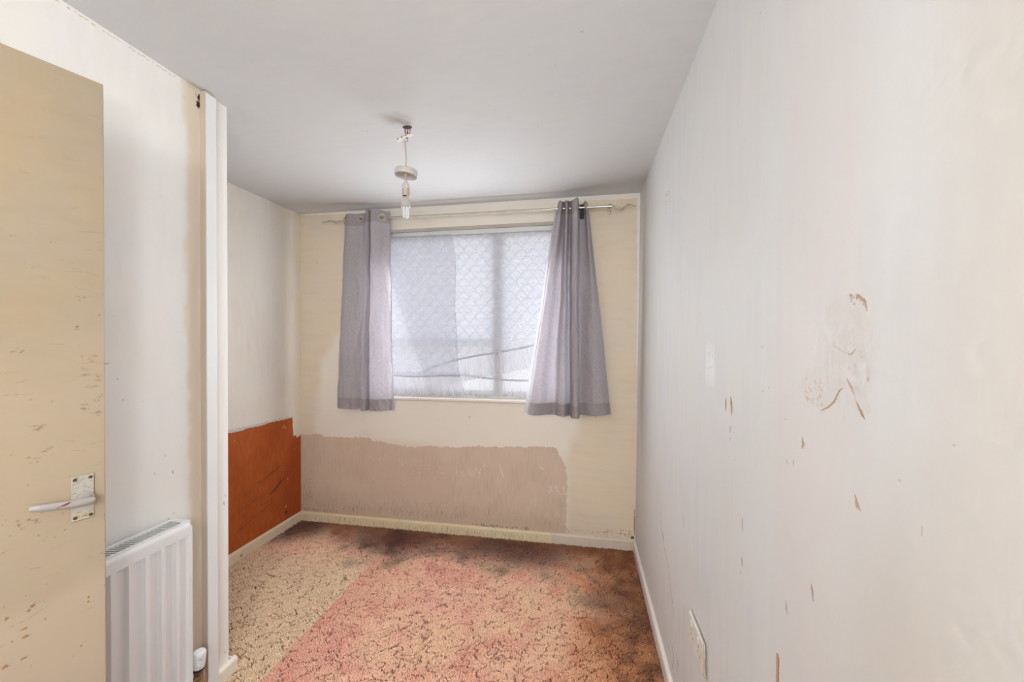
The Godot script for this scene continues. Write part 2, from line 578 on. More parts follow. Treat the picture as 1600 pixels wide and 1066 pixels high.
	tag(put("baseboard_corner", st, M.skirt_nib), "short cream skirting wrapping the corner beside the pipe boxing", "skirting", "structure")

	# -- the white plastic boxing that runs from floor to ceiling
	var bx := base("pipe_boxing", V(NEARX, 0, 1.27))
	bx.set_meta("world_parts", true)
	tag(bx, "tall white plastic pipe boxing at the end of the left wall", "pipe boxing")
	st = mb()
	dbox(st, NEARX, NEARX + 0.0258, 0.0, CEIL - 0.004, 1.249, 1.291, 0.001)
	put("tray", st, mat(C8(206, 190, 170), 0.55), bx)  # tan tray: shade on the side of the boxing put into its colour
	st = mb()
	dbox(st, NEARX + 0.0262, NEARX + 0.0295, 0.0, CEIL - 0.012, 1.2485, 1.2915, 0.0014)
	put("clip_on_lid", st, M.upvc, bx)

# A skirting board with a rounded top along a line; out is the way it faces.
func board(st: SurfaceTool, line: Array, out: Vector3, h: float, t: float, uvf = null) -> void:
	var prof := [Vector2(t, 0.0), Vector2(t, h - t * 0.75)]
	for k in 7:
		var a := PI / 2 * k / 6.0
		prof.append(Vector2(t * 0.35 + t * 0.65 * cos(a), h - t * 0.75 + t * 0.75 * sin(a)))
	prof.append(Vector2(0.0, h))
	for i in prof.size() - 1:
		var p: Vector2 = prof[i]
		var q: Vector2 = prof[i + 1]
		var e := (q - p).normalized()
		if (q - p).length() < 1e-5: continue
		var nn := (out * e.y + Vector3.UP * -e.x).normalized()
		if nn.dot(out) < -0.01: nn = -nn
		if e.y == 0.0: nn = Vector3.UP
		flat_quad(st, line[0] + out * p.x + Vector3.UP * p.y, line[1] + out * p.x + Vector3.UP * p.y, line[1] + out * q.x + Vector3.UP * q.y, line[0] + out * q.x + Vector3.UP * q.y, nn, uvf)
	for e in [0, 1]:
		var nn: Vector3 = (line[0] - line[1]).normalized() * (1.0 if e == 0 else -1.0)
		for i in prof.size() - 1:
			tri(st, [line[e], line[e] + out * prof[i].x + Vector3.UP * prof[i].y, line[e] + out * prof[i + 1].x + Vector3.UP * prof[i + 1].y], [nn, nn, nn], [Vector2(0.02, 0.5), Vector2(0.02, 0.5), Vector2(0.02, 0.5)])

func right_wall_marks(p: Paint) -> void:
	# older, slightly pinker roller band left of the near textured plaster, and the warm near part
	p.soft(PackedVector2Array([Vector2(0.594, 2.4), Vector2(0.585, 1.44), Vector2(0.60, 1.2), Vector2(0.64, 0.9), Vector2(0.63, -0.1), Vector2(0.78, -0.1), Vector2(0.80, 1.2), Vector2(0.76, 2.4)]), C8(221, 212, 210), 0.45, 0.03)
	p.soft(PackedVector2Array([Vector2(-0.1, -0.1), Vector2(0.63, -0.1), Vector2(0.64, 0.95), Vector2(0.56, 1.12), Vector2(0.48, 1.3), Vector2(0.42, 2.4), Vector2(-0.1, 2.4)]), C8(206, 198, 190), 0.8, 0.16)
	var brown := C8(168, 142, 116)
	var dirt := C8(150, 128, 106)
	# the peeled patch
	var patch := PackedVector2Array([Vector2(0.725, 1.287), Vector2(0.714, 1.317), Vector2(0.665, 1.336), Vector2(0.643, 1.375), Vector2(0.667, 1.404), Vector2(0.645, 1.436), Vector2(0.597, 1.437), Vector2(0.576, 1.425), Vector2(0.572, 1.408), Vector2(0.561, 1.399), Vector2(0.561, 1.319), Vector2(0.569, 1.277), Vector2(0.593, 1.281), Vector2(0.616, 1.311), Vector2(0.633, 1.288), Vector2(0.663, 1.267), Vector2(0.697, 1.273)])
	p.area(patch, C8(212, 203, 200), 0.38, 0.012, 40.0, 0.03)
	p.specks(Rect2(0.66, 1.27, 0.05, 0.045), 46, 0.0022, C8(188, 164, 140), 0.7)
	p.specks(Rect2(0.62, 1.28, 0.04, 0.09), 40, 0.0014, C8(190, 172, 156), 0.6)
	p.specks(Rect2(0.58, 1.33, 0.03, 0.06), 24, 0.0013, C8(184, 166, 150), 0.6)
	p.line([Vector2(0.607, 1.436), Vector2(0.59, 1.432), Vector2(0.577, 1.424), Vector2(0.573, 1.412)], 0.0042, C8(176, 150, 122), 0.85, true, 0.35)
	p.specks(Rect2(0.575, 1.42, 0.03, 0.015), 12, 0.0024, brown, 0.8)
	p.line([Vector2(0.617, 1.307), Vector2(0.625, 1.301), Vector2(0.635, 1.285), Vector2(0.648, 1.275), Vector2(0.666, 1.266)], 0.0028, C8(170, 142, 110), 0.95)
	p.line([Vector2(0.609, 1.32), Vector2(0.601, 1.311), Vector2(0.594, 1.301)], 0.0034, C8(186, 158, 128), 0.9)
	p.line([Vector2(0.589, 1.291), Vector2(0.583, 1.283), Vector2(0.577, 1.276), Vector2(0.574, 1.272)], 0.0034, C8(160, 134, 104), 0.95)
	p.line([Vector2(0.594, 1.301), Vector2(0.589, 1.291)], 0.0016, C8(190, 168, 146), 0.7)
	p.line([Vector2(0.592, 1.362), Vector2(0.60, 1.355), Vector2(0.607, 1.354)], 0.0024, C8(178, 154, 128), 0.8)
	p.line([Vector2(0.607, 1.354), Vector2(0.625, 1.360), Vector2(0.64, 1.366)], 0.0014, C8(196, 178, 162), 0.6)
	p.dab(Vector2(0.5685, 1.3235), Vector2(0.0026, 0.0042), C8(176, 152, 128), 0.9, 0.3, 0.3)
	# chips and gouges
	p.line([Vector2(0.783, 0.796), Vector2(0.7825, 0.74)], 0.0105, C8(190, 150, 120), 1.0, false)
	p.line([Vector2(0.779, 0.796), Vector2(0.7785, 0.74)], 0.002, C8(122, 82, 62), 0.9, false)
	p.line([Vector2(0.716, 1.212), Vector2(0.713, 1.203), Vector2(0.716, 1.195)], 0.0055, C8(176, 152, 128), 0.9)
	p.line([Vector2(0.589, 1.168), Vector2(0.584, 1.158), Vector2(0.578, 1.151)], 0.0038, C8(182, 156, 128), 0.95)
	p.line([Vector2(0.587, 1.164), Vector2(0.585, 1.151)], 0.0034, C8(182, 156, 128), 0.9)
	p.line([Vector2(1.063, 1.226), Vector2(1.061, 1.194)], 0.0075, C8(170, 136, 104), 0.95)
	p.line([Vector2(1.030, 1.233), Vector2(1.026, 1.22), Vector2(1.023, 1.192)], 0.0085, C8(164, 130, 98), 0.95)
	p.line([Vector2(1.017, 1.214), Vector2(1.013, 1.196)], 0.003, brown, 0.8)
	p.line([Vector2(1.030, 1.17), Vector2(1.030, 1.12)], 0.004, C8(150, 130, 120), 0.8, true, 0.4)
	p.line([Vector2(1.458, 0.755), Vector2(1.447, 0.715)], 0.005, C8(176, 156, 142), 0.8, true, 0.2)
	p.line([Vector2(0.949, 0.974), Vector2(0.948, 0.944)], 0.004, C8(166, 148, 136), 0.9)
	p.line([Vector2(0.949, 0.885), Vector2(0.946, 0.866)], 0.0045, C8(160, 142, 132), 0.9)
	p.dab(Vector2(0.955, 0.846), Vector2(0.002, 0.002), dirt, 0.8)
	p.line([Vector2(0.683, 0.99), Vector2(0.681, 0.982), Vector2(0.678, 0.968)], 0.0045, C8(172, 152, 136), 0.95)
	p.line([Vector2(0.758, 0.914), Vector2(0.756, 0.90), Vector2(0.752, 0.894)], 0.0035, C8(170, 148, 138), 0.9)
	p.line([Vector2(0.485, 1.176), Vector2(0.486, 1.161)], 0.0012, C8(176, 160, 148), 0.7)
	p.dab(Vector2(0.516, 1.213), Vector2(0.003, 0.0018), C8(196, 176, 150), 0.8, 0.6)
	p.dab(Vector2(0.451, 1.271), Vector2(0.0018, 0.0014), C8(186, 166, 140), 0.8, 0.4)
	p.line([Vector2(0.742, 1.169), Vector2(0.742, 1.158)], 0.0018, C8(160, 146, 136), 0.8)
	p.line([Vector2(0.763, 1.163), Vector2(0.762, 1.155)], 0.0022, C8(170, 156, 146), 0.8)
	# picture-hook marks near the window end
	p.line([Vector2(1.835, 2.013), Vector2(1.765, 2.010)], 0.006, C8(150, 124, 114), 0.85, false, 0.45)
	p.line([Vector2(1.83, 1.99), Vector2(1.835, 1.93)], 0.006, C8(150, 124, 110), 0.85, false, 0.4)
	p.line([Vector2(1.77, 2.0), Vector2(1.77, 1.96)], 0.004, C8(190, 172, 166), 0.7, false, 0.4)
	p.dab(Vector2(1.777, 2.10), Vector2(0.006, 0.010), C8(190, 180, 172), 0.7)
	for e in [[0.9, 2.06], [1.32, 1.74], [1.5, 1.45], [0.865, 1.36], [1.06, 1.45], [1.79, 1.93], [1.0, 1.09], [0.86, 1.27], [0.835, 1.28], [0.77, 1.232]]:
		p.dab(Vector2(e[0], e[1]), Vector2(0.0026, 0.0022), C8(176, 158, 146), 0.8, 0.4)
	# filler strip, white and ribbed by the scraper
	for i in 9:
		var z := 1.225 - i * 0.0085
		p.line([Vector2(z, 1.37 - i * 0.002), Vector2(z - 0.003, 1.24)], 0.0055, C8(240, 242, 246), 0.65, true, 0.15)
	p.dab(Vector2(1.222, 1.366), Vector2(0.0025, 0.004), C8(150, 130, 120), 0.8)
	p.dab(Vector2(1.20, 1.335), Vector2(0.0025, 0.004), C8(150, 130, 120), 0.8)
	# scuffs low down behind where furniture stood
	p.line([Vector2(1.86, 0.60), Vector2(1.80, 0.53), Vector2(1.74, 0.48), Vector2(1.66, 0.43)], 0.012, C8(186, 172, 162), 0.6, true, 0.35)
	p.line([Vector2(1.80, 0.525), Vector2(1.77, 0.50)], 0.009, C8(150, 138, 134), 0.7)
	p.line([Vector2(1.66, 0.43), Vector2(1.60, 0.36), Vector2(1.57, 0.31)], 0.012, C8(180, 166, 156), 0.6, true, 0.4)
	p.scratches(Rect2(1.3, 0.08, 1.1, 0.35), 40, 0.07, 0.004, C8(178, 160, 150), 0.5, PI * 0.35, PI * 0.6)
	p.scratches(Rect2(1.35, 0.06, 0.3, 0.12), 16, 0.06, 0.005, C8(150, 126, 116), 0.7, PI * 0.3, PI * 0.6)
	p.scratches(Rect2(1.2, 0.65, 0.5, 0.6), 16, 0.09, 0.002, C8(204, 200, 198), 0.6, PI * 0.45, PI * 0.55)
	p.specks(Rect2(0.95, 0.3, 0.5, 0.35), 18, 0.0026, C8(150, 132, 122), 0.7)
	# tan tone blended in up the lower window corner
	for i in 14:
		p.dab(Vector2(2.60, 0.1 + i * 0.05), Vector2(0.05, 0.05), C8(206, 184, 160), 0.16, 0.5, 0.0, 20.0)

func right_relief() -> ImageTexture:
	# L8 height over the same extent as the paint: orange-peel plaster near, brushed paint far, a shallow hole where it peeled
	var W := 1280
	var H := 1280
	var fine := noise(0.055, 5, 3).get_image(W, H)
	var im := Image.create(W, H, false, Image.FORMAT_L8)
	var wob := noise(1.0, 9, 3)
	for y in H:
		var v := 2.34 * (1.0 - (y + 0.5) / H)
		for x in W:
			var u := 0.2 + 2.44 * (x + 0.5) / W
			var f := fine.get_pixel(x, y).r
			var k := 0.10
			var edge := 0.60 + 0.01 * sin(v * 31.0)
			k = lerpf(0.24, 0.08, smoothstep(edge - 0.12, edge + 0.02, u))
			var hgt := 0.55 + (f - 0.5) * k
			if u > 0.55 and u < 0.74 and v > 1.255 and v < 1.45:
				var e := Vector2((u - 0.632) / 0.07, (v - 1.352) / 0.075).length() + wob.get_noise_2d(u * 30.0, v * 30.0) * 0.6
				hgt += (f - 0.5) * 0.6 * smoothstep(1.1, 0.8, e) - 0.12 * smoothstep(1.05, 0.95, e)
			im.set_pixel(x, y, Color(hgt, hgt, hgt))
	return ImageTexture.create_from_image(im)

func back_wall_marks(b: Paint) -> void:
	# whiter coat mid-wall; older cream edges with the corner shading put into their colour
	b.soft(PackedVector2Array([Vector2(-1.98, 0.66), Vector2(-1.93, 1.2), Vector2(-1.72, 1.5), Vector2(-1.7, 2.4), Vector2(0.0, 2.4), Vector2(0.02, 1.0), Vector2(-0.02, 0.8), Vector2(-0.1, 0.6), Vector2(-0.1, 0.05), Vector2(0.0, 0.05), Vector2(0.0, -0.1), Vector2(-2.0, -0.1)]), C8(240, 234, 225), 0.75, 0.07)
	# the ceiling paint laps a little way down the wall, and up the far right corner
	b.area(PackedVector2Array([Vector2(-2.2, 2.312), Vector2(-1.7, 2.30), Vector2(-1.0, 2.288), Vector2(0.0, 2.290), Vector2(0.352, 2.283), Vector2(0.352, 1.2), Vector2(0.42, 1.2), Vector2(0.42, 2.4), Vector2(-2.2, 2.4)]), C8(240, 236, 230), 0.8, 0.006, 20.0, 0.02)
	# bare beige plaster left below
	var poly := PackedVector2Array([Vector2(-2.2, 0.650), Vector2(-2.06, 0.655), Vector2(-2.03, 0.646), Vector2(-1.99, 0.662), Vector2(-1.91, 0.660), Vector2(-1.90, 0.642), Vector2(-1.72, 0.644), Vector2(-1.60, 0.652), Vector2(-1.54, 0.650), Vector2(-1.50, 0.632), Vector2(-1.40, 0.622), Vector2(-1.28, 0.605), Vector2(-1.18, 0.598), Vector2(-1.10, 0.615), Vector2(-0.98, 0.608), Vector2(-0.86, 0.616), Vector2(-0.72, 0.628), Vector2(-0.55, 0.632), Vector2(-0.40, 0.640), Vector2(-0.28, 0.648), Vector2(-0.17, 0.645), Vector2(-0.155, 0.62), Vector2(-0.135, 0.58), Vector2(-0.110, 0.53), Vector2(-0.098, 0.47), Vector2(-0.095, 0.38), Vector2(-0.10, 0.28), Vector2(-0.098, 0.20), Vector2(-0.105, 0.10), Vector2(-0.10, -0.1), Vector2(-2.2, -0.1)])
	b.area(poly, C8(213, 192, 172), 1.0, 0.012, 26.0, 0.05, Vector2(2.0, 0.25))
	b.soft(PackedVector2Array([Vector2(-1.6, 0.66), Vector2(-1.0, 0.60), Vector2(-0.9, 0.3), Vector2(-1.4, 0.2), Vector2(-1.8, 0.45)]), C8(206, 180, 160), 0.4, 0.10)
	b.soft(PackedVector2Array([Vector2(-2.2, 0.03), Vector2(-2.2, 0.26), Vector2(-1.5, 0.17), Vector2(-0.8, 0.20), Vector2(-0.09, 0.14), Vector2(-0.09, -0.1)]), C8(192, 168, 146), 0.4, 0.10)
	# scratches
	var pale := C8(236, 222, 204)
	b.scratches(Rect2(-1.55, 0.45, 0.30, 0.08), 12, 0.035, 0.004, pale, 0.8, 0.5, 1.1)
	b.scratches(Rect2(-1.22, 0.42, 0.25, 0.10), 14, 0.03, 0.004, pale, 0.8, -0.2, 0.4)
	b.scratches(Rect2(-0.86, 0.40, 0.22, 0.10), 22, 0.045, 0.004, pale, 0.9, 1.2, 2.2)
	b.line([Vector2(-0.565, 0.53), Vector2(-0.545, 0.47), Vector2(-0.525, 0.415)], 0.005, pale, 0.9)
	b.line([Vector2(-0.28, 0.515), Vector2(-0.25, 0.49)], 0.008, pale, 0.8, true, 0.3)
	b.scratches(Rect2(-0.22, 0.32, 0.12, 0.06), 34, 0.03, 0.004, C8(232, 222, 210), 0.9, 1.5, 2.2)
	b.scratches(Rect2(-0.34, 0.24, 0.12, 0.04), 10, 0.02, 0.004, pale, 0.9, 1.4, 1.9)
	b.scratches(Rect2(-1.9, 0.2, 1.7, 0.4), 36, 0.02, 0.002, pale, 0.6, 0.0, PI)
	# mould and dirt above the skirting and in the corners
	b.specks(Rect2(-2.09, 0.08, 0.09, 0.24), 120, 0.0032, C8(104, 92, 74), 0.55)
	b.specks(Rect2(-2.09, 0.075, 0.30, 0.022), 110, 0.0034, C8(78, 66, 52), 0.7)
	b.specks(Rect2(-2.0, 0.075, 0.45, 0.06), 60, 0.004, C8(120, 100, 78), 0.5)
	b.specks(Rect2(-0.75, 0.075, 0.4, 0.014), 60, 0.005, C8(96, 84, 56), 0.6)
	b.specks(Rect2(-0.1, 0.075, 0.43, 0.035), 150, 0.0034, C8(150, 118, 90), 0.55)
	b.specks(Rect2(0.14, 0.10, 0.19, 0.03), 60, 0.0038, C8(134, 96, 70), 0.6)
	b.dab(Vector2(0.325, 0.085), Vector2(0.014, 0.012), C8(58, 38, 26), 0.9, 0.6, 0.3)
	b.line([Vector2(0.338, 0.10), Vector2(0.338, 0.27)], 0.006, C8(120, 88, 62), 0.7, true, 0.2)
	b.scratches(Rect2(-2.05, 0.08, 1.9, 0.10), 260, 0.05, 0.0022, C8(150, 124, 100), 0.5, PI * 0.48, PI * 0.52)
	b.scratches(Rect2(-1.7, 0.08, 0.9, 0.05), 90, 0.04, 0.0024, C8(120, 92, 66), 0.55, PI * 0.48, PI * 0.52)
	# rust spots and dents higher up
	for e in [[-0.77, 0.83, 0.007], [-1.59, 0.785, 0.004], [-1.0, 0.80, 0.004], [0.09, 0.86, 0.005], [0.26, 0.68, 0.004], [-1.96, 1.95, 0.006], [0.2, 1.75, 0.004], [-1.5, 0.33, 0.005], [-1.0, 0.38, 0.005]]:
		b.dab(Vector2(e[0], e[1]), Vector2(e[2], e[2] * 0.8), C8(178, 154, 128), 0.75, 0.5)

func alcove_marks(a: Paint) -> void:
	a.soft(PackedVector2Array([Vector2(2.2, 2.4), Vector2(2.15, 1.8), Vector2(2.3, 1.5), Vector2(2.45, 1.2), Vector2(2.5, 2.4)]), C8(240, 236, 230), 0.5, 0.12)
	a.area(PackedVector2Array([Vector2(2.55, 2.4), Vector2(2.56, 0.66), Vector2(2.66, 0.64), Vector2(2.66, 2.4)]), C8(234, 223, 206), 0.6, 0.01, 20.0, 0.03)
	# greyish primer at the cutting line, then the brown
	a.area(PackedVector2Array([Vector2(1.3, 0.85), Vector2(2.02, 0.824), Vector2(2.2, 0.818), Vector2(2.35, 0.816), Vector2(2.54, 0.808), Vector2(2.54, 0.77), Vector2(1.3, 0.80)]), C8(206, 200, 196), 0.8, 0.014, 60.0, 0.06)
	var poly := PackedVector2Array([Vector2(1.3, 0.80), Vector2(1.9, 0.805), Vector2(2.02, 0.806), Vector2(2.08, 0.800), Vector2(2.15, 0.806), Vector2(2.25, 0.800), Vector2(2.35, 0.803), Vector2(2.45, 0.797), Vector2(2.538, 0.796), Vector2(2.541, 0.72), Vector2(2.548, 0.655), Vector2(2.57, 0.66), Vector2(2.585, 0.635), Vector2(2.61, 0.645), Vector2(2.66, 0.632), Vector2(2.66, -0.1), Vector2(1.3, -0.1)])
	a.area(poly, C8(180, 88, 34), 1.0, 0.007, 60.0, 0.07, Vector2(1.0, 0.3))
	a.soft(PackedVector2Array([Vector2(2.5, 0.62), Vector2(2.66, 0.64), Vector2(2.66, -0.1), Vector2(2.42, -0.1)]), C8(160, 70, 30), 0.5, 0.06)
	var dk := C8(96, 56, 38)
	var gy := C8(128, 100, 88)
	a.scratches(Rect2(2.0, 0.12, 0.5, 0.36), 34, 0.12, 0.005, gy, 0.35, 0.15, 0.6)
	a.scratches(Rect2(2.02, 0.15, 0.45, 0.3), 14, 0.10, 0.006, dk, 0.35, 0.1, 0.55)
	a.line([Vector2(2.24, 0.42), Vector2(2.34, 0.455), Vector2(2.43, 0.48)], 0.008, C8(98, 62, 44), 0.8, true, 0.25)
	a.line([Vector2(2.33, 0.31), Vector2(2.40, 0.35), Vector2(2.45, 0.38)], 0.014, C8(92, 66, 54), 0.85, true, 0.2)
	a.line([Vector2(2.1, 0.30), Vector2(2.2, 0.325), Vector2(2.28, 0.33)], 0.010, C8(124, 84, 66), 0.7, true, 0.3)
	a.line([Vector2(2.06, 0.17), Vector2(2.2, 0.22), Vector2(2.36, 0.25)], 0.007, C8(110, 74, 58), 0.7, true, 0.3)
	for e in [[2.455, 0.75, 0.012], [2.47, 0.735, 0.01], [2.44, 0.74, 0.008], [2.555, 0.56, 0.006], [2.49, 0.36, 0.008], [2.485, 0.335, 0.006], [2.47, 0.165, 0.010], [2.475, 0.178, 0.005], [2.56, 0.40, 0.005], [2.05, 0.75, 0.006]]:
		a.dab(Vector2(e[0], e[1]), Vector2(e[2] * 0.5, e[2]), C8(232, 206, 190), 0.85, 0.9, 0.3, 120.0)
	a.dab(Vector2(2.475, 0.125), Vector2(0.012, 0.016), C8(60, 30, 20), 0.8)
	a.specks(Rect2(2.0, 0.08, 0.6, 0.5), 60, 0.004, dk, 0.5)

func left_wall_marks(l: Paint) -> void:
	# tan shade beside the boxing, put into the wall colour
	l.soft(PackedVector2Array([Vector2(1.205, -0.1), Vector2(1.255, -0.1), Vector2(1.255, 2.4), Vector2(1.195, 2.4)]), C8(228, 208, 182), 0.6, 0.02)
	l.soft(PackedVector2Array([Vector2(0.2, 2.0), Vector2(1.0, 2.4), Vector2(0.2, 2.4)]), C8(238, 228, 214), 0.5, 0.2)  # warm light at the top near end, put into the paint
	# torn plaster against the boxing near the ceiling
	l.dab(Vector2(1.244, 2.262), Vector2(0.009, 0.018), C8(52, 26, 20), 1.0, 0.5, 0.5)
	l.dab(Vector2(1.246, 2.29), Vector2(0.006, 0.016), C8(60, 34, 26), 1.0, 0.5, 0.5)
	l.line([Vector2(1.232, 2.30), Vector2(1.248, 2.27)], 0.003, C8(150, 120, 90), 0.8)
	# a broken brown line where wall meets ceiling
	for i in 46:
		var z := 0.62 + i * 0.0137
		if l.rng.randf() < 0.7:
			l.dab(Vector2(z, 2.311 - l.rng.randf() * 0.003), Vector2(0.010 * l.rng.randf_range(0.4, 1.2), 0.0035 * l.rng.randf_range(0.5, 1.4)), C8(176, 152, 124), l.rng.randf_range(0.2, 0.65), 0.9, 0.2)
	var tan_ := C8(196, 172, 150)
	for e in [[1.145, 0.903, 0.004, 0.009], [1.084, 0.919, 0.003, 0.004], [1.149, 0.756, 0.004, 0.004], [0.994, 1.183, 0.003, 0.004], [1.12, 0.97, 0.002, 0.006], [0.98, 1.25, 0.004, 0.002], [1.13, 0.745, 0.003, 0.004], [1.345, 0.71, 0.005, 0.010], [1.351, 0.738, 0.003, 0.006], [1.05, 1.17, 0.003, 0.003], [1.348, 0.10, 0.004, 0.006], [0.95, 1.3, 0.012, 0.003]]:
		l.dab(Vector2(e[0], e[1]), Vector2(e[2], e[3]), tan_, 0.85, 0.7, 0.3, 120.0)
	l.specks(Rect2(0.85, 0.7, 0.35, 1.2), 26, 0.002, C8(206, 190, 174), 0.6)

func ceiling_marks(c: Paint) -> void:
	c.scratches(Rect2(-1.3, 0.8, 1.5, 1.6), 22, 0.12, 0.003, C8(206, 200, 196), 0.35, 0.0, 0.9)
	# pendant shadow painted towards the room, then a tan ring round the light point
	c.dab(Vector2(-0.80, 1.56), Vector2(0.10, 0.07), C8(188, 178, 170), 0.55, 0.5, 0.0, 9.0)
	c.dab(Vector2(-0.764, 1.631), Vector2(0.030, 0.028), C8(204, 190, 172), 0.8, 0.4, 0.3)
	c.specks(Rect2(-1.3, 0.75, 1.4, 1.6), 12, 0.004, C8(186, 176, 166), 0.7)

# ------------------------------------------------------------------ window
func window() -> void:
	var w := base("window_1", V((WX0 + WX1) / 2, WY0, 2.73))
	w.set_meta("world_parts", true)
	tag(w, "white framed two-light window behind the net curtains", "window", "structure")
	var d0 := 2.70
	var d1 := 2.765
	var st := mb()
	dbox(st, WX0, WX1, WY1 - 0.058, WY1, d0, d1, 0.006)
	put("head_rail", st, M.upvc, w)
	st = mb()
	dbox(st, WX0, WX1, WY0, WY0 + 0.055, d0, d1, 0.006)
	put("bottom_rail", st, M.upvc, w)
	for x in [[WX0, WX0 + 0.05], [WX1 - 0.05, WX1]]:
		st = mb()
		dbox(st, x[0], x[1], WY0 + 0.055, WY1 - 0.058, d0, d1, 0.006)
		put("jamb", st, M.upvc, w)
	for x in [[-0.62, -0.55]]:
		st = mb()
		dbox(st, x[0], x[1], WY0 + 0.055, WY1 - 0.058, d0, d1, 0.006)
		put("mullion", st, M.upvc, w)
	st = mb()
	dbox(st, WX0 + 0.05, -0.62, 1.350, 1.372, d0 + 0.004, d1 - 0.004, 0.005)
	put("transom", st, M.upvc, w)
	for x in [[WX0 + 0.05, -0.62, WY0 + 0.055, 1.350], [WX0 + 0.05, -0.62, 1.372, WY1 - 0.058], [-0.55, WX1 - 0.05, WY0 + 0.055, WY1 - 0.058]]:
		st = mb()
		dbox(st, x[0] - 0.005, x[1] + 0.005, x[2] - 0.005, x[3] + 0.005, 2.730, 2.734)
		put("pane", st, M.glass, w)
	# inside sill board
	st = mb()
	dbox(st, WX0 - 0.03, WX1 + 0.03, WY0 - 0.016, WY0 + 0.006, BACK - 0.022, BACK - 0.0005, 0.005)
	dbox(st, WX0 + 0.001, WX1 - 0.001, WY0 - 0.015, WY0 + 0.005, BACK - 0.002, d0 + 0.01, 0.001)
	put("sill", st, mat(C8(236, 228, 220), 0.4), w)

# ------------------------------------------------------------------ net curtains
func lace_picture() -> ImageTexture:
	# fish-scale lace: 4 x 8 staggered fans to a repeat, threads dense, mesh between them open
	var S := 640
	var im := Image.create(S, S, false, Image.FORMAT_RGBA8)
	var n := noise(0.09, 77, 2)
	for y in S:
		for x in S:
			var u := 4.0 * x / S
			var v := 8.0 * y / S
			var best := 0.0
			# fans centred on the points of a staggered grid; the lowest fan that covers the point is in front
			var hit := false
			for row in [1, 0, -1]:
				if hit: break
				var cv: float = floorf(v) + row
				var off := 0.5 if int(absf(cv)) % 2 == 1 else 0.0
				var cu := roundf(u - off) + off
				var dx := u - cu
				var dy: float = (cv - v) * 0.5 + 0.5
				var r := Vector2(dx, dy).length()
				if r < 0.56 and dy > -0.02:
					hit = true
					var ang := atan2(dx, dy)
					var rim := smoothstep(0.07, 0.03, absf(r - 0.50))
					var ring := smoothstep(0.035, 0.015, absf(r - 0.33)) * 0.75
					var spoke := smoothstep(0.30, 0.12, absf(fposmod(ang * 3.2, 1.0) - 0.5) * r * 2.0) * 0.5 * smoothstep(0.36, 0.42, r)
					var heart := smoothstep(0.20, 0.10, r) * 0.7
					best = maxf(maxf(rim, ring), maxf(spoke, heart))
			var cell := 0.5 + 0.5 * sin(x * TAU / 8.0) * sin(y * TAU / 8.0)
			var a := 0.58 + 0.10 * cell + 0.36 * best + 0.06 * n.get_noise_2d(x, y)
			im.set_pixel(x, y, Color(1, 1, 1, clampf(a, 0.05, 0.98)))
	return ImageTexture.create_from_image(im)

func pleat_picture() -> ImageTexture:
	var im := Image.create(512, 64, false, Image.FORMAT_RGBA8)
	var n := noise(0.05, 15, 3)
	for y in 64:
		for x in 512:
			var a := 0.74 + 0.30 * n.get_noise_2d(x * 0.6, y * 0.05)
			im.set_pixel(x, y, Color(1, 1, 1, clampf(a, 0.3, 0.95)))
	return ImageTexture.create_from_image(im)

func sheer(t: Texture2D, c: Color) -> StandardMaterial3D:
	var m := StandardMaterial3D.new()
	m.albedo_color = c
	m.albedo_texture = t
	m.transparency = BaseMaterial3D.TRANSPARENCY_ALPHA
	m.roughness = 0.9
	m.metallic_specular = 0.2
	m.cull_mode = BaseMaterial3D.CULL_DISABLED
	m.backlight_enabled = true
	m.backlight = Color(1.2, 1.2, 1.2)
	return m

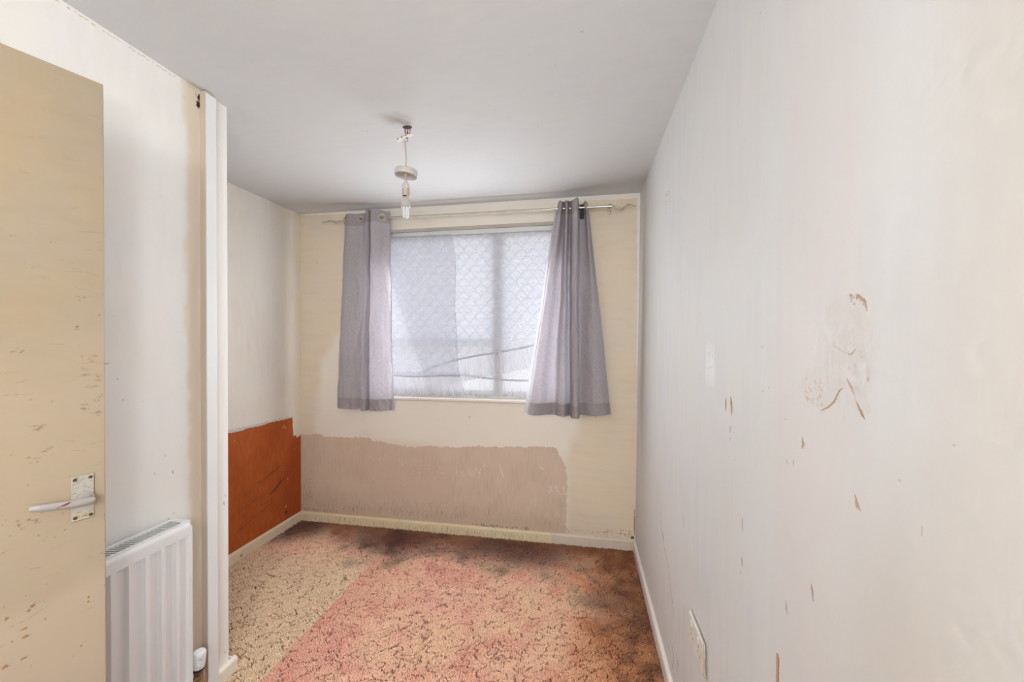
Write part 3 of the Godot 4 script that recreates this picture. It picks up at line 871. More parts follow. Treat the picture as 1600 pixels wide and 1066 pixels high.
# top / side lines are functions of u or v; the panel hangs between a top line and a seam line
func net_panel(o: Node3D, d: float, top: Callable, seam: Callable, waves: float, amp: float, sd: int, ruf: Callable, rw: float, ramp: float) -> void:
	var nz := noise(1.0, sd, 2)
	var P := []
	for i in 41:
		var row := []
		for j in 121:
			var u := j / 120.0
			var v := i / 40.0
			var a: Vector2 = top.call(u)
			var b: Vector2 = seam.call(u)
			var q := a.lerp(b, v)
			var side: Vector2 = ruf.call("side", u, v)
			q += side
			var off := amp * (0.6 * sin(u * waves * TAU + v * 1.4) + 1.4 * nz.get_noise_2d(u * 5.0, v * 1.3))
			row.append(V(q.x, q.y, d + off))
		P.append(row)
	var st := mb()
	sheet(st, P, 0, 40, func(q: Vector3, _u: float, _v: float) -> Vector2: return Vector2(q.x / 0.33, -q.y / 0.38))
	put("lace_panel", st, M.lace, o)
	# bound side edges
	st = mb()
	for j in [0, 120]:
		var e := []
		for i in 41:
			e.append(P[i][j])
		tube(st, e, 0.0016, 5)
	put("side_hem", st, M.net_solid, o)
	# rod pocket
	st = mb()
	var pk := []
	for j in 121:
		pk.append(P[0][j] + Vector3(0, 0, 0.002))
	tube(st, pk, 0.004, 6)
	put("rod_pocket", st, M.net_solid, o)
	# gathered seam
	st = mb()
	var rows := []
	for k in 2:
		var row := []
		for j in 121:
			row.append(P[40][j] + Vector3(0, 0.006 - 0.012 * k, 0.0025))
		rows.append(row)
	sheet(st, rows, 0, 1, func(_q: Vector3, u: float, v: float) -> Vector2: return Vector2(u * 6.0, v))
	put("gathered_seam", st, M.net_solid, o)
	# ruffle
	var R := []
	for i in 13:
		var row := []
		for j in 361:
			var u := j / 360.0
			var v := i / 12.0
			var j0 := int(u * 120.0)
			var f := u * 120.0 - j0
			var s: Vector3 = P[40][j0].lerp(P[40][mini(120, j0 + 1)], f)
			var q: Vector2 = ruf.call("fall", u, v)
			var ph := u * rw * TAU + 2.5 * nz.get_noise_2d(u * 9.0, v * 0.8)
			var off := ramp * (0.25 + 0.75 * v) * (0.7 * sin(ph) + 0.4 * sin(ph * 2.3 + 1.0))
			row.append(s + Vector3(q.x, q.y, 0.001 + off))
		R.append(row)
	st = mb()
	sheet(st, R, 0, 12, func(_q: Vector3, u: float, v: float) -> Vector2: return Vector2(u * rw / 14.0, v))
	put("ruffle", st, M.ruffle, o)

func nets() -> void:
	M.lace = sheer(lace_picture(), C8(236, 236, 240))
	M.ruffle = sheer(pleat_picture(), C8(240, 238, 240))
	M.net_solid = mat(C8(188, 190, 198), 0.9)
	M.net_solid.backlight_enabled = true
	M.net_solid.backlight = Color(0.35, 0.35, 0.36)
	M.net_solid.cull_mode = BaseMaterial3D.CULL_DISABLED
	var ytop := WY1 - 0.048
	# A: left panel hanging straight, its right edge wandering
	var a := base("net_curtain", V(-1.2, WY0, 2.655))
	a.set_meta("world_parts", true)
	tag(a, "left net curtain panel hanging straight down to the sill", "net curtain")
	var edge := func(y: float) -> float:
		var ks := [[2.126, -0.914], [1.943, -0.881], [1.598, -0.886], [1.357, -0.872], [1.166, -0.867], [1.026, -0.82], [0.9, -0.80]]
		for i in ks.size() - 1:
			if y <= ks[i][0] and y >= ks[i + 1][0]:
				return lerpf(ks[i][1], ks[i + 1][1], (ks[i][0] - y) / (ks[i][0] - ks[i + 1][0]))
		return -0.914
	net_panel(a, 2.652, func(u: float) -> Vector2: return Vector2(lerpf(-1.52, -0.914, u), ytop),
		func(u: float) -> Vector2: return Vector2(lerpf(-1.52, -0.866, u), 1.104 + 0.008 * u + 0.004 * sin(u * 9.0)), 5.0, 0.003, 101,
		func(what: String, u: float, v: float) -> Vector2:
			if what == "side":
				var y := lerpf(ytop, 1.11, v)
				return Vector2(u * u * (edge.call(y) - lerpf(-0.914, -0.866, v)), 0)
			return Vector2(0.05 * v * u, -v * (0.14 - 0.004 * sin(u * 40.0))), 17.0, 0.0065)
	# B: right panel, hitched up so that its hem slopes
	var b := base("net_curtain", V(-0.6, WY0, 2.668))
	b.set_meta("world_parts", true)
	tag(b, "right net curtain panel with its ruffled hem hitched up at a slope", "net curtain")
	net_panel(b, 2.670, func(u: float) -> Vector2: return Vector2(lerpf(-1.50, -0.07, u), ytop),
		func(u: float) -> Vector2: return Vector2(lerpf(-1.125, -0.09, u), 1.135 + 0.245 * pow(u, 0.75) + 0.008 * sin(u * 7.0)), 6.0, 0.0035, 202,
		func(what: String, u: float, v: float) -> Vector2:
			if what == "side":
				return Vector2.ZERO
			return Vector2(0.012 * v, -v * (0.155 + 0.010 * sin(u * 6.0))), 26.0, 0.0075)
	# C: the panel behind it that does reach the sill
	var c := base("net_curtain", V(-0.5, WY0, 2.684))
	c.set_meta("world_parts", true)
	tag(c, "rear net curtain panel showing below the sloping hem on the right", "net curtain")
	net_panel(c, 2.686, func(u: float) -> Vector2: return Vector2(lerpf(-1.52, -0.075, u), ytop),
		func(u: float) -> Vector2: return Vector2(lerpf(-1.52, -0.075, u), 1.122 - 0.036 * smoothstep(0.40, 0.72, u) + 0.018 * smoothstep(0.8, 1.0, u)), 6.0, 0.003, 303,
		func(what: String, u: float, v: float) -> Vector2:
			if what == "side":
				return Vector2.ZERO
			return Vector2(0.0, -v * (1.122 - 0.036 * smoothstep(0.40, 0.72, u) + 0.018 * smoothstep(0.8, 1.0, u) - 0.967 - 0.003 * sin(u * 30.0))), 34.0, 0.005)

# ------------------------------------------------------------------ curtain pole and curtains
func weave() -> ImageTexture:
	var im := Image.create(256, 256, false, Image.FORMAT_RGB8)
	var nx := noise(0.06, 4, 2)
	for y in 256:
		for x in 256:
			var a := 0.90 + 0.07 * nx.get_noise_2d(x * 8.0, y * 0.5) + 0.07 * nx.get_noise_2d(x * 0.5, y * 8.0 + 300.0)
			im.set_pixel(x, y, Color(a, a, a))
	return ImageTexture.create_from_image(im)

func rod_and_curtains() -> void:
	var off := 0.088      # the pole stands off the wall
	var rod := base("curtain_pole", V(-0.75, 2.22, BACK - off))
	rod.set_meta("world_parts", true)
	tag(rod, "thin brushed metal curtain pole with twisted wire ends over the window", "curtain pole")
	var st := mb()
	tube(st, [V(-1.64, 2.2285, BACK - off), V(-0.55, 2.2205, BACK - off)], 0.0060, 14)
	put("inner_tube", st, M.steel, rod)
	st = mb()
	tube(st, [V(-0.56, 2.2205, BACK - off), V(0.19, 2.2145, BACK - off)], 0.0076, 14)
	put("outer_tube", st, M.steel, rod)
	for side in [0, 1]:
		st = mb()
		var pr := [[0.186, 2.2145, 0.0], [0.202, 2.214, 0.004], [0.226, 2.206, 0.006], [0.249, 2.199, 0.0], [0.272, 2.2125, -0.008], [0.295, 2.217, -0.006], [0.319, 2.209, 0.004], [0.338, 2.2055, 0.0]]
		if side == 1:
			pr = [[-1.632, 2.2285, 0.0], [-1.661, 2.230, 0.004], [-1.70, 2.226, 0.006], [-1.735, 2.217, 0.0], [-1.777, 2.226, -0.008], [-1.808, 2.2235, -0.004], [-1.849, 2.218, 0.0]]
		var one := []
		var two := []
		for k in pr.size():
			one.append(V(pr[k][0], pr[k][1], BACK - off + pr[k][2]))
			two.append(V(pr[k][0], pr[k][1] - (0.012 * sin(PI * minf(1.0, k / 4.0)) if k < 5 else 0.0), BACK - off - pr[k][2]))
		tube(st, spline(one, 6), 0.0034, 8)
		tube(st, spline(two.slice(0, 6), 6), 0.0026, 8)
		put("twisted_finial", st, M.steel, rod)
	for x in [0.176, -1.618]:
		st = mb()
		var y: float = 2.2145 if x > 0 else 2.2285
		# stem back to the wall, cup round the pole, thumb screw, wall plate
		tube(st, [V(x, y - 0.004, BACK - off + 0.006), V(x, y - 0.004, BACK - 0.003)], 0.006, 10)
		lathe(st, [Vector2(0.0, 0.0), Vector2(0.012, 0.0), Vector2(0.011, 0.004), Vector2(0.0, 0.005)], 18, Transform3D(Basis(Vector3.RIGHT, PI / 2), V(x, y - 0.004, BACK - 0.0005)))
		lathe(st, [Vector2(0.0104, -0.011), Vector2(0.0125, -0.011), Vector2(0.0125, 0.011), Vector2(0.0104, 0.011), Vector2(0.0104, -0.011)], 18, Transform3D(Basis(Vector3.FORWARD, PI / 2), V(x, y, BACK - off)))
		tube(st, [V(x, y - 0.010, BACK - off), V(x, y - 0.034, BACK - off)], 0.0032, 8)
		lathe(st, [Vector2(0, -0.046), Vector2(0.006, -0.045), Vector2(0.0075, -0.040), Vector2(0.006, -0.034), Vector2(0, -0.033)], 12, Transform3D(Basis(), V(x, y, BACK - off)))
		put("bracket", st, M.steel, rod)

	var wv := weave()
	M.cloth = tmat(wv, 0.9, 0.2)
	M.cloth.texture_repeat = true
	M.cloth.albedo_color = C8(198, 190, 194)
	M.cloth.cull_mode = BaseMaterial3D.CULL_DISABLED
	M.cloth.backlight_enabled = true
	M.cloth.backlight = Color(0.62, 0.62, 0.64)
	M.head = tmat(wv, 0.9, 0.2)
	M.head.texture_repeat = true
	M.head.albedo_color = C8(178, 168, 171)
	M.head.cull_mode = BaseMaterial3D.CULL_DISABLED
	M.lining = M.cloth.duplicate()
	M.lining.albedo_color = C8(222, 220, 222)
	M.patch = mat(C8(58, 54, 58), 0.8)
	M.eyelet = mat(C8(196, 186, 170), 0.35, 0.7)
	# profiles: [x at top, off at top, x at bottom, off at bottom]
	var L := [[-1.672, 0.074, -1.738, 0.075], [-1.645, 0.100, -1.700, 0.100], [-1.60, 0.112, -1.655, 0.112], [-1.55, 0.107, -1.60, 0.106], [-1.508, 0.098, -1.555, 0.088], [-1.492, 0.098, -1.535, 0.100], [-1.486, 0.122, -1.520, 0.132], [-1.474, 0.137, -1.497, 0.146], [-1.463, 0.122, -1.482, 0.130], [-1.458, 0.098, -1.472, 0.092], [-1.451, 0.104, -1.464, 0.100], [-1.442, 0.132, -1.452, 0.134], [-1.42, 0.126, -1.42, 0.132], [-1.385, 0.108, -1.37, 0.112], [-1.355, 0.090, -1.33, 0.096], [-1.333, 0.068, -1.302, 0.075]]
	curtain("grey curtain left of the window with one sharp central fold", L, func(u: float) -> float: return 2.262 + (0.014 * smoothstep(0.25, 0.45, u)) + 0.004 * sin(u * 25.0), func(u: float) -> float: return 0.876 + 0.006 * (1.0 - u), [[-1.678, 2.228, 0.074], [-1.527, 2.227, 0.103], [-1.372, 2.2265, 0.100]], 7, false)
	var Rr := [[-0.152, 0.060, -0.352, 0.080], [-0.143, 0.085, -0.348, 0.100], [-0.134, 0.122, -0.330, 0.135], [-0.123, 0.128, -0.280, 0.150], [-0.113, 0.085, -0.222, 0.105], [-0.105, 0.080, -0.180, 0.085], [-0.098, 0.130, -0.145, 0.125], [-0.088, 0.136, -0.112, 0.135], [-0.078, 0.090, -0.088, 0.095], [-0.069, 0.088, -0.075, 0.085], [-0.062, 0.130, -0.062, 0.160], [-0.050, 0.152, -0.045, 0.185], [-0.036, 0.156, -0.026, 0.185], [-0.022, 0.140, -0.016, 0.160], [-0.018, 0.075, -0.014, 0.080], [-0.004, 0.058, 0.012, 0.080], [0.014, 0.060, 0.07, 0.118], [0.020, 0.108, 0.12, 0.108], [0.028, 0.112, 0.158, 0.090], [0.036, 0.088, 0.186, 0.066]]
	curtain("grey curtain right of the window gathered tight at the pole and flared below", Rr, func(u: float) -> float: return 2.262 + 0.010 * sin(u * 31.0) * (1.0 - u * 0.4) - 0.012 * u, func(u: float) -> float: return 0.893 - 0.012 * sin(u * PI) + 0.004 * u, [[-0.150, 2.2185, 0.070], [-0.004, 2.2175, 0.058], [0.03, 2.217, 0.106]], 19, true)

func curtain(label: String, prof: Array, ytop: Callable, ybot: Callable, eyes: Array, sd: int, right: bool) -> void:
	var o := base("curtain", V((prof[0][2] + prof[-1][2]) / 2.0, ybot.call(0.5), BACK - 0.1))
	o.set_meta("world_parts", true)
	tag(o, label, "curtain")
	var nz := noise(1.0, sd, 3)
	var K := 10
	var top := []
	var bot := []
	for e in prof:
		top.append(Vector3(e[0], 0, e[1]))
		bot.append(Vector3(e[2], 0, e[3]))
	top = spline(top, K)
	bot = spline(bot, K)
	var n := top.size()
	var rows := 96
	var hr := 12           # rows of the heading
	var P := []
	for i in rows + 1:
		var v := 0.0
		if i <= hr: v = 0.062 * i / hr
		else: v = lerpf(0.062, 1.0, float(i - hr) / (rows - hr))
		var row := []
		for j in n:
			var u := float(j) / (n - 1)
			var e := pow(v, 1.0) if not right else lerpf(v, pow(v, 0.9), 0.5)
			var q: Vector3 = top[j].lerp(bot[j], e)
			var y: float = lerpf(ytop.call(u), ybot.call(u), v)
			var k := smoothstep(0.03, 0.25, v)
			q.x += 0.006 * k * nz.get_noise_2d(u * 2.0, y * 1.6)
			q.z += (0.010 if right else 0.017) * k * nz.get_noise_2d(u * 7.0, y * 2.2 + 9.0) + 0.003 * k * nz.get_noise_2d(q.x * 22.0 + y * 16.0, y * 6.0 + 40.0)
			q.z += -0.0022 * exp(-pow((y - 1.118) / 0.005, 2.0))     # crease from the packet
			row.append(V(q.x, y, BACK - q.z))
		P.append(row)
	var uvf := func(q: Vector3, u: float, _v: float) -> Vector2: return Vector2(u * (2.6 if right else 2.4), q.y * 4.0)
	var hole := func(q: Vector3) -> bool:
		for e in eyes:
			if Vector3(e[0], e[1], -(BACK - e[2])).distance_to(q) < 0.0195: return true
		return false
	var hem := 5
	var st := mb()
	sheet(st, P, hr, rows - hem, uvf)
	put("cloth", st, M.cloth, o)
	st = mb()
	sheet(st, P, 0, hr, uvf, hole)
	put("heading", st, M.head, o)
	st = mb()
	sheet(st, P, rows - hem, rows, uvf)
	put("hem", st, M.head, o)
	# rolled hem edge along the bottom
	st = mb()
	var edge := []
	for j in n: edge.append(P[rows][j])
	tube(st, edge, 0.0016, 5)
	put("hem_edge", st, M.head, o)
	# the folded side edge
	st = mb()
	edge = []
	for i in rows + 1: edge.append(P[i][0])
	tube(st, edge, 0.0026, 6)
	edge = []
	for i in rows + 1: edge.append(P[i][n - 1])
	tube(st, edge, 0.0022, 6)
	put("side_hem", st, M.lining if right else M.cloth, o)
	if right:
		# white lining turned out along the window edge
		var Q := []
		for i in range(0, rows + 1):
			var row := []
			for k in 5:
				var a: Vector3 = P[i][0]
				row.append(a + Vector3(-0.003 - 0.0028 * k * (0.6 + 1.2 * i / float(rows)), 0, -0.003 * k))
			Q.append(row)
		st = mb()
		sheet(st, Q, 4, rows, uvf)
		put("lining_edge", st, M.lining, o)
		# dark stiffener showing inside the heading
		st = mb()
		dbox(st, -0.0165, 0.014, 2.150, 2.244, BACK - 0.064, BACK - 0.0625)
		put("stiffener", st, M.patch, o)
	for e in eyes:
		# eyelet turned to lie in the cloth around it
		var best := Vector2i(0, 0)
		var bd := 9.0
		for i in range(1, hr):
			for j in range(1, n - 1):
				var dd: float = P[i][j].distance_to(Vector3(e[0], e[1], -(BACK - e[2])))
				if dd < bd:
					bd = dd
					best = Vector2i(i, j)
		var tx: Vector3 = (P[best.x][best.y + 1] - P[best.x][best.y - 1]).normalized()
		var nn := tx.cross(Vector3.UP).normalized()
		var xf := Transform3D(Basis(tx, nn, tx.cross(nn)), Vector3(e[0], e[1], -(BACK - e[2])))
		st = mb()
		lathe(st, [Vector2(0.0165, -0.002), Vector2(0.0175, -0.0042), Vector2(0.021, -0.0046), Vector2(0.0245, -0.002), Vector2(0.0245, 0.002), Vector2(0.021, 0.0046), Vector2(0.0175, 0.0042), Vector2(0.0165, 0.002), Vector2(0.0165, -0.002)], 28, xf)
		put("eyelet", st, M.eyelet, o)

# ------------------------------------------------------------------ pendant
func pendant() -> void:
	var X := -0.766
	var D := 1.631
	var o := base("pendant_lamp", V(X, CEIL, D))
	o.set_meta("world_parts", true)
	tag(o, "bare bulb pendant hanging by loose wires from the ceiling, its cover slipped down", "pendant lamp")
	var cream := mat(C8(204, 198, 192), 0.45)
	var st := mb()
	# ragged hole rim
	lathe(st, [Vector2(0.0, -0.0015), Vector2(0.018, -0.0018), Vector2(0.023, -0.001), Vector2(0.024, 0.0)], 20, Transform3D(Basis().scaled(Vector3(0.9, 1, 0.6)), V(X, CEIL, D)))
	put("ceiling_hole", st, M.dark, o)
	# supply wires
	for k in 3:
		st = mb()
		var x: float = [-0.008, 0.002, 0.012][k]
		tube(st, spline([V(X + x * 0.6, CEIL, D), V(X + x * 1.1 - 0.002, CEIL - 0.018, D + 0.004 * k), V(X - 0.004 - x * 0.5, CEIL - 0.034, D - 0.003), V(X - 0.004 + x * 0.3, CEIL - 0.05, D)], 6), 0.0024, 8)
		put("supply_wire", st, mat([C8(120, 66, 52), C8(92, 78, 70), C8(150, 84, 66)][k], 0.5), o)
	# terminal block, tilted
	var tb := Node3D.new()
	tb.name = "terminal_block"
	o.add_child(tb)
	tb.position = V(X - 0.012, CEIL - 0.043, D) - o.position
	tb.rotation = Vector3(0.25, 0.2, 0.42)
	var tm := mat(C8(228, 220, 214), 0.4)
	st = mb()
	box(st, Vector3(-0.040, -0.006, -0.012), Vector3(0.040, 0.003, 0.012), 0.003)
	for k in 4:
		box(st, Vector3(-0.037 + k * 0.0198, 0.0, -0.009), Vector3(-0.023 + k * 0.0198, 0.010, 0.009), 0.003)
	var q := MeshInstance3D.new()
	q.name = "housing"
	q.mesh = st.commit()
	q.material_override = tm
	tb.add_child(q)
	for k in 4:
		st = mb()
		lathe(st, [Vector2(0, 0.0006), Vector2(0.0032, 0.0006), Vector2(0.0036, 0.0), Vector2(0.0036, -0.003)], 10, Transform3D(Basis(Vector3.RIGHT, PI / 2), Vector3(-0.030 + k * 0.0198, 0.002, 0.0122)))
		q = MeshInstance3D.new()
		q.name = "screw"
		q.mesh = st.commit()
		q.material_override = mat(C8(128, 112, 92), 0.4, 0.6)
		tb.add_child(q, true)
	# loop of thin cores, then the flex
	st = mb()
	tube(st, spline([V(X - 0.016, CEIL - 0.050, D), V(X - 0.012, CEIL - 0.062, D), V(X - 0.004, CEIL - 0.064, D), V(X + 0.002, CEIL - 0.056, D), V(X + 0.001, CEIL - 0.046, D)], 5), 0.0014, 7)
	put("core_loop", st, mat(C8(130, 104, 116), 0.5), o)
	st = mb()
	tube(st, spline([V(X - 0.012, CEIL - 0.060, D), V(X - 0.010, CEIL - 0.085, D), V(X - 0.007, CEIL - 0.12, D), V(X - 0.007, CEIL - 0.20, D), V(X - 0.007, CEIL - 0.275, D)], 6), 0.0030, 10)
	put("flex", st, mat(C8(196, 178, 160), 0.6), o)
	# slipped ceiling-rose cover: an open shallow cup, tilted
	st = mb()
	lathe(st, [Vector2(0.004, 0.016), Vector2(0.040, 0.016), Vector2(0.047, 0.014), Vector2(0.050, 0.009), Vector2(0.0505, -0.013), Vector2(0.048, -0.013), Vector2(0.0475, 0.008), Vector2(0.038, 0.0125), Vector2(0.004, 0.0125)], 36, Transform3D(Basis(Vector3(0.25, 0, 1).normalized(), -0.085), V(X - 0.006, CEIL - 0.204, D)))
	put("rose_cover", st, cream, o)
	# lampholder and its skirt, the adaptor, and the bulb
	var c := V(X - 0.007, 0, D)
	st = mb()
	lathe(st, [Vector2(0.0, 2.083), Vector2(0.006, 2.083), Vector2(0.008, 2.072), Vector2(0.0145, 2.067), Vector2(0.0165, 2.056), Vector2(0.0175, 2.046), Vector2(0.0175, 2.0435), Vector2(0.0160, 2.0425)], 24, Transform3D(Basis(), c))
	put("lampholder_cap", st, cream, o)
	st = mb()
	lathe(st, [Vector2(0.0160, 2.0425), Vector2(0.0168, 2.041), Vector2(0.0168, 2.016), Vector2(0.0155, 2.012), Vector2(0.013, 2.010), Vector2(0.013, 2.001), Vector2(0.0, 2.001)], 24, Transform3D(Basis(), c))
	put("lampholder_skirt", st, mat(C8(192, 178, 166), 0.5), o)
	st = mb()
	dbox(st, X - 0.013, X + 0.003, 2.008, 2.0125, D - 0.0172, D - 0.0145, 0.001)
	put("bayonet_slot", st, M.dark, o)
	st = mb()
	lathe(st, [Vector2(0.0, 2.002), Vector2(0.0135, 2.002), Vector2(0.0145, 1.998), Vector2(0.020, 1.990), Vector2(0.0225, 1.984), Vector2(0.0225, 1.968), Vector2(0.021, 1.964), Vector2(0.0, 1.963)], 26, Transform3D(Basis(), c))
	put("bulb_base", st, mat(C8(188, 182, 176), 0.45), o)
	var bg := mat(C8(236, 236, 240), 0.12)
	bg.clearcoat_enabled = true
	bg.subsurf_scatter_enabled = true
	bg.subsurf_scatter_strength = 0.25
	for k in 3:
		var a := TAU * k / 3.0 + 0.35
		var dx := cos(a) * 0.0092
		var dz := sin(a) * 0.0092
		var tx := -sin(a) * 0.0052
		var tz := cos(a) * 0.0052
		st = mb()
		var pts := [c + Vector3(dx + tx, 1.964, dz + tz), c + Vector3(dx + tx, 1.925, dz + tz)]
		for s in 7:
			var ph := PI * s / 6.0
			pts.append(c + Vector3(dx + tx * cos(ph), 1.925 - 0.0052 * sin(ph), dz + tz * cos(ph)))
		pts.append(c + Vector3(dx - tx, 1.964, dz - tz))
		tube(st, pts, 0.0043, 9)
		put("bulb_tube", st, bg, o)

# ------------------------------------------------------------------ door
func door() -> void:
	var free := Vector2(-1.12, 0.744)         # x, d of the free edge of the visible face
	var along := Vector2(-0.324, -0.946)      # towards the hinge
	var out := Vector2(0.946, -0.324)         # the way the visible face looks
	var len_ := 0.838
	var hinge := free + along * len_
	# local axes: x = from hinge to free edge, z = out of the visible face
	var bs := Basis(Vector3(-along.x, 0, along.y), Vector3.UP, Vector3(out.x, 0, -out.y))
	var d := base("door_1", V(hinge.x, 0, hinge.y))
	d.basis = bs
	tag(d, "beige flush door standing open at the left, stained and scuffed", "door", "structure")
	var p := Paint.new(768, 2048, Vector2(len_ - 0.45, 0.0), Vector2(len_, 2.0), C8(168, 150, 126), 0.04, 71, Vector2(0.35, 1.0), 0.03)
	var S := func(s: float, y: float) -> Vector2: return Vector2(len_ - s, y)
	p.soft(PackedVector2Array([S.call(-0.1, 1.4), S.call(0.5, 1.2), S.call(0.5, -0.1), S.call(-0.1, -0.1)]), C8(182, 163, 140), 0.6, 0.15)
	p.soft(PackedVector2Array([S.call(-0.1, 0.86), S.call(0.1, 0.80), S.call(0.5, 0.72), S.call(0.5, -0.1), S.call(-0.1, -0.1)]), C8(192, 173, 152), 0.6, 0.05)
	var rust := C8(142, 98, 50)
	for e in [[0.113, 0.804, 0.006, 0.004], [0.118, 0.797, 0.003, 0.004], [0.147, 0.798, 0.004, 0.004], [0.122, 0.744, 0.008, 0.0035], [0.124, 0.762, 0.008, 0.002], [0.042, 0.669, 0.0022, 0.0022], [0.029, 0.775, 0.0022, 0.004], [0.03, 0.764, 0.0022, 0.003], [0.149, 0.70, 0.007, 0.004], [0.125, 0.70, 0.006, 0.003], [0.14, 0.745, 0.002, 0.002]]:
		p.dab(S.call(e[0], e[1]), Vector2(e[2], e[3]), rust, 0.85, 0.8, 0.3, 220.0)
	var grime := C8(128, 106, 78)
	for e in [[0.04, 1.469], [0.051, 1.404], [0.13, 1.351], [0.02, 1.33], [0.015, 1.285], [0.012, 1.24], [0.03, 1.22], [0.01, 1.205], [0.1, 1.18], [0.02, 1.26], [0.035, 1.30], [0.11, 1.12], [0.09, 1.13], [0.125, 0.985], [0.112, 0.99]]:
		for k in 4:
			p.dab(S.call(e[0] + p.rng.randf_range(-0.008, 0.008), e[1] + p.rng.randf_range(-0.01, 0.01)), Vector2(p.rng.randf_range(0.002, 0.009), p.rng.randf_range(0.0015, 0.004)), grime, p.rng.randf_range(0.2, 0.7), 0.9, 0.2, 160.0)
	p.specks(Rect2(len_ - 0.16, 0.93, 0.12, 0.08), 26, 0.002, C8(124, 88, 54), 0.6)
	p.specks(Rect2(len_ - 0.3, 0.6, 0.3, 1.2), 60, 0.0022, C8(140, 114, 82), 0.5)
	p.scratches(Rect2(len_ - 0.3, 0.6, 0.3, 1.3), 60, 0.05, 0.0014, C8(146, 122, 92), 0.5, -0.3, 0.5)
	for e in [0.945, 0.955, 0.895, 0.86, 0.785]:
		p.dab(S.call(0.001, e), Vector2(0.002, 0.006), C8(120, 82, 56), 0.9, 0.5)
	M.door = tmat(p.tex(), 0.5, 0.4)
	var st := mb()
	box(st, Vector3(0, 0.012, -0.040), Vector3(len_, 1.981, 0), 0.002, Transform3D(), func(q: Vector3) -> Vector2: return p.uv(Vector2(q.x, q.y)))
	put("leaf", st, M.door, d)
	# handle
	var h := Node3D.new()
	h.name = "door_handle"
	h.set_meta("label", "painted metal lever handle on a stained rectangular plate")
	d.add_child(h)
	h.position = Vector3(len_ - 0.0385, 1.011, 0)
	var mp := Paint.new(192, 384, Vector2(-0.019, -0.053), Vector2(0.019, 0.053), C8(178, 173, 163), 0.06, 83, Vector2(1, 1), 0.04)
	for k in 26:
		mp.dab(Vector2(mp.rng.randf_range(-0.017, 0.018), mp.rng.randf_range(0.012, 0.05)), Vector2(0.004, 0.003) * mp.rng.randf_range(0.4, 1.2), C8(150, 122, 70), mp.rng.randf_range(0.2, 0.7), 0.9, 0.2, 300.0)
	for k in 20:
		mp.dab(Vector2(mp.rng.randf_range(-0.012, 0.019), mp.rng.randf_range(-0.05, -0.03)), Vector2(0.004, 0.003) * mp.rng.randf_range(0.4, 1.2), C8(160, 130, 74), mp.rng.randf_range(0.2, 0.7), 0.9, 0.2, 300.0)
	st = mb()
	box(st, Vector3(-0.0185, -0.0515, 0.0), Vector3(0.0185, 0.0515, 0.005), 0.0018, Transform3D(), func(q: Vector3) -> Vector2: return mp.uv(Vector2(q.x, q.y)))
	put("backplate", st, tmat(mp.tex(), 0.45, 0.5), h)
	for s in [[-0.0125, 0.0435], [0.0125, 0.0435], [-0.0125, -0.0435], [0.0125, -0.0435]]:
		st = mb()
		lathe(st, [Vector2(0, 0.0002), Vector2(0.0022, 0.0002), Vector2(0.0032, 0.0012), Vector2(0.0036, 0.0005), Vector2(0.0036, -0.0002)], 14, Transform3D(Basis(Vector3.RIGHT, PI / 2), Vector3(s[0], s[1], 0.0052)))
		put("screw", st, mat(C8(104, 72, 50), 0.5, 0.3), h)
	var lm := Paint.new(256, 64, Vector2(-0.1, 0), Vector2(0.02, 0.05), C8(206, 198, 194), 0.04, 89, Vector2(1, 1), 0.02)
	st = mb()
	lathe(st, [Vector2(0.0145, 0.004), Vector2(0.0142, 0.012), Vector2(0.0115, 0.018), Vector2(0.0095, 0.026), Vector2(0.0095, 0.036)], 22, Transform3D(Basis(Vector3.RIGHT, PI / 2), Vector3(0.003, -0.001, 0)))
	put("boss", st, mat(C8(168, 160, 154), 0.38), h)
	st = mb()
	var pts := spline([Vector3(0.0035, -0.001, 0.030), Vector3(0.002, -0.0005, 0.040), Vector3(-0.010, 0.001, 0.0455), Vector3(-0.035, 0.004, 0.0455), Vector3(-0.060, 0.008, 0.044), Vector3(-0.074, 0.011, 0.042), Vector3(-0.083, 0.012, 0.035)], 7)
	var rad := []
	for i in pts.size():
		var t := float(i) / (pts.size() - 1)
		rad.append(lerpf(0.0096, 0.0072, t) * sqrt(clampf(minf((i + 0.6) / 6.0, (pts.size() - 0.6 - i) / 3.0), 0.0, 1.0)))
	tube(st, pts, rad, 14)
	put("lever", st, mat(C8(168, 160, 154), 0.38), h)
	st = mb()
	tube(st, spline([Vector3(-0.030, 0.0095, 0.0515), Vector3(-0.037, 0.0075, 0.0538), Vector3(-0.043, 0.006, 0.0524), Vector3(-0.050, 0.004, 0.0522)], 5), [0.0010, 0.0014, 0.0016, 0.0018, 0.0019, 0.0019, 0.0018, 0.0017, 0.0016, 0.0015, 0.0014, 0.0013, 0.0012, 0.001, 0.001, 0.0008], 6)
	put("paint_chip", st, mat(C8(126, 58, 42), 0.5), h)
	# the frame post that the door hangs on
	st = mb()
	dbox(st, NEARX + 0.0005, hinge.x - 0.012, 0.0, CEIL - 0.001, -0.16, -0.02, 0.003)
	tag(put("door_frame", st, M.white), "white frame post the open door hangs from", "door frame", "structure")
	for y in [0.25, 1.0, 1.75]:
		st = mb()
		tube(st, [Vector3(-0.006, y, 0.006), Vector3(-0.006, y + 0.09, 0.006)], 0.006, 10)
		put("hinge", st, M.steel, d)

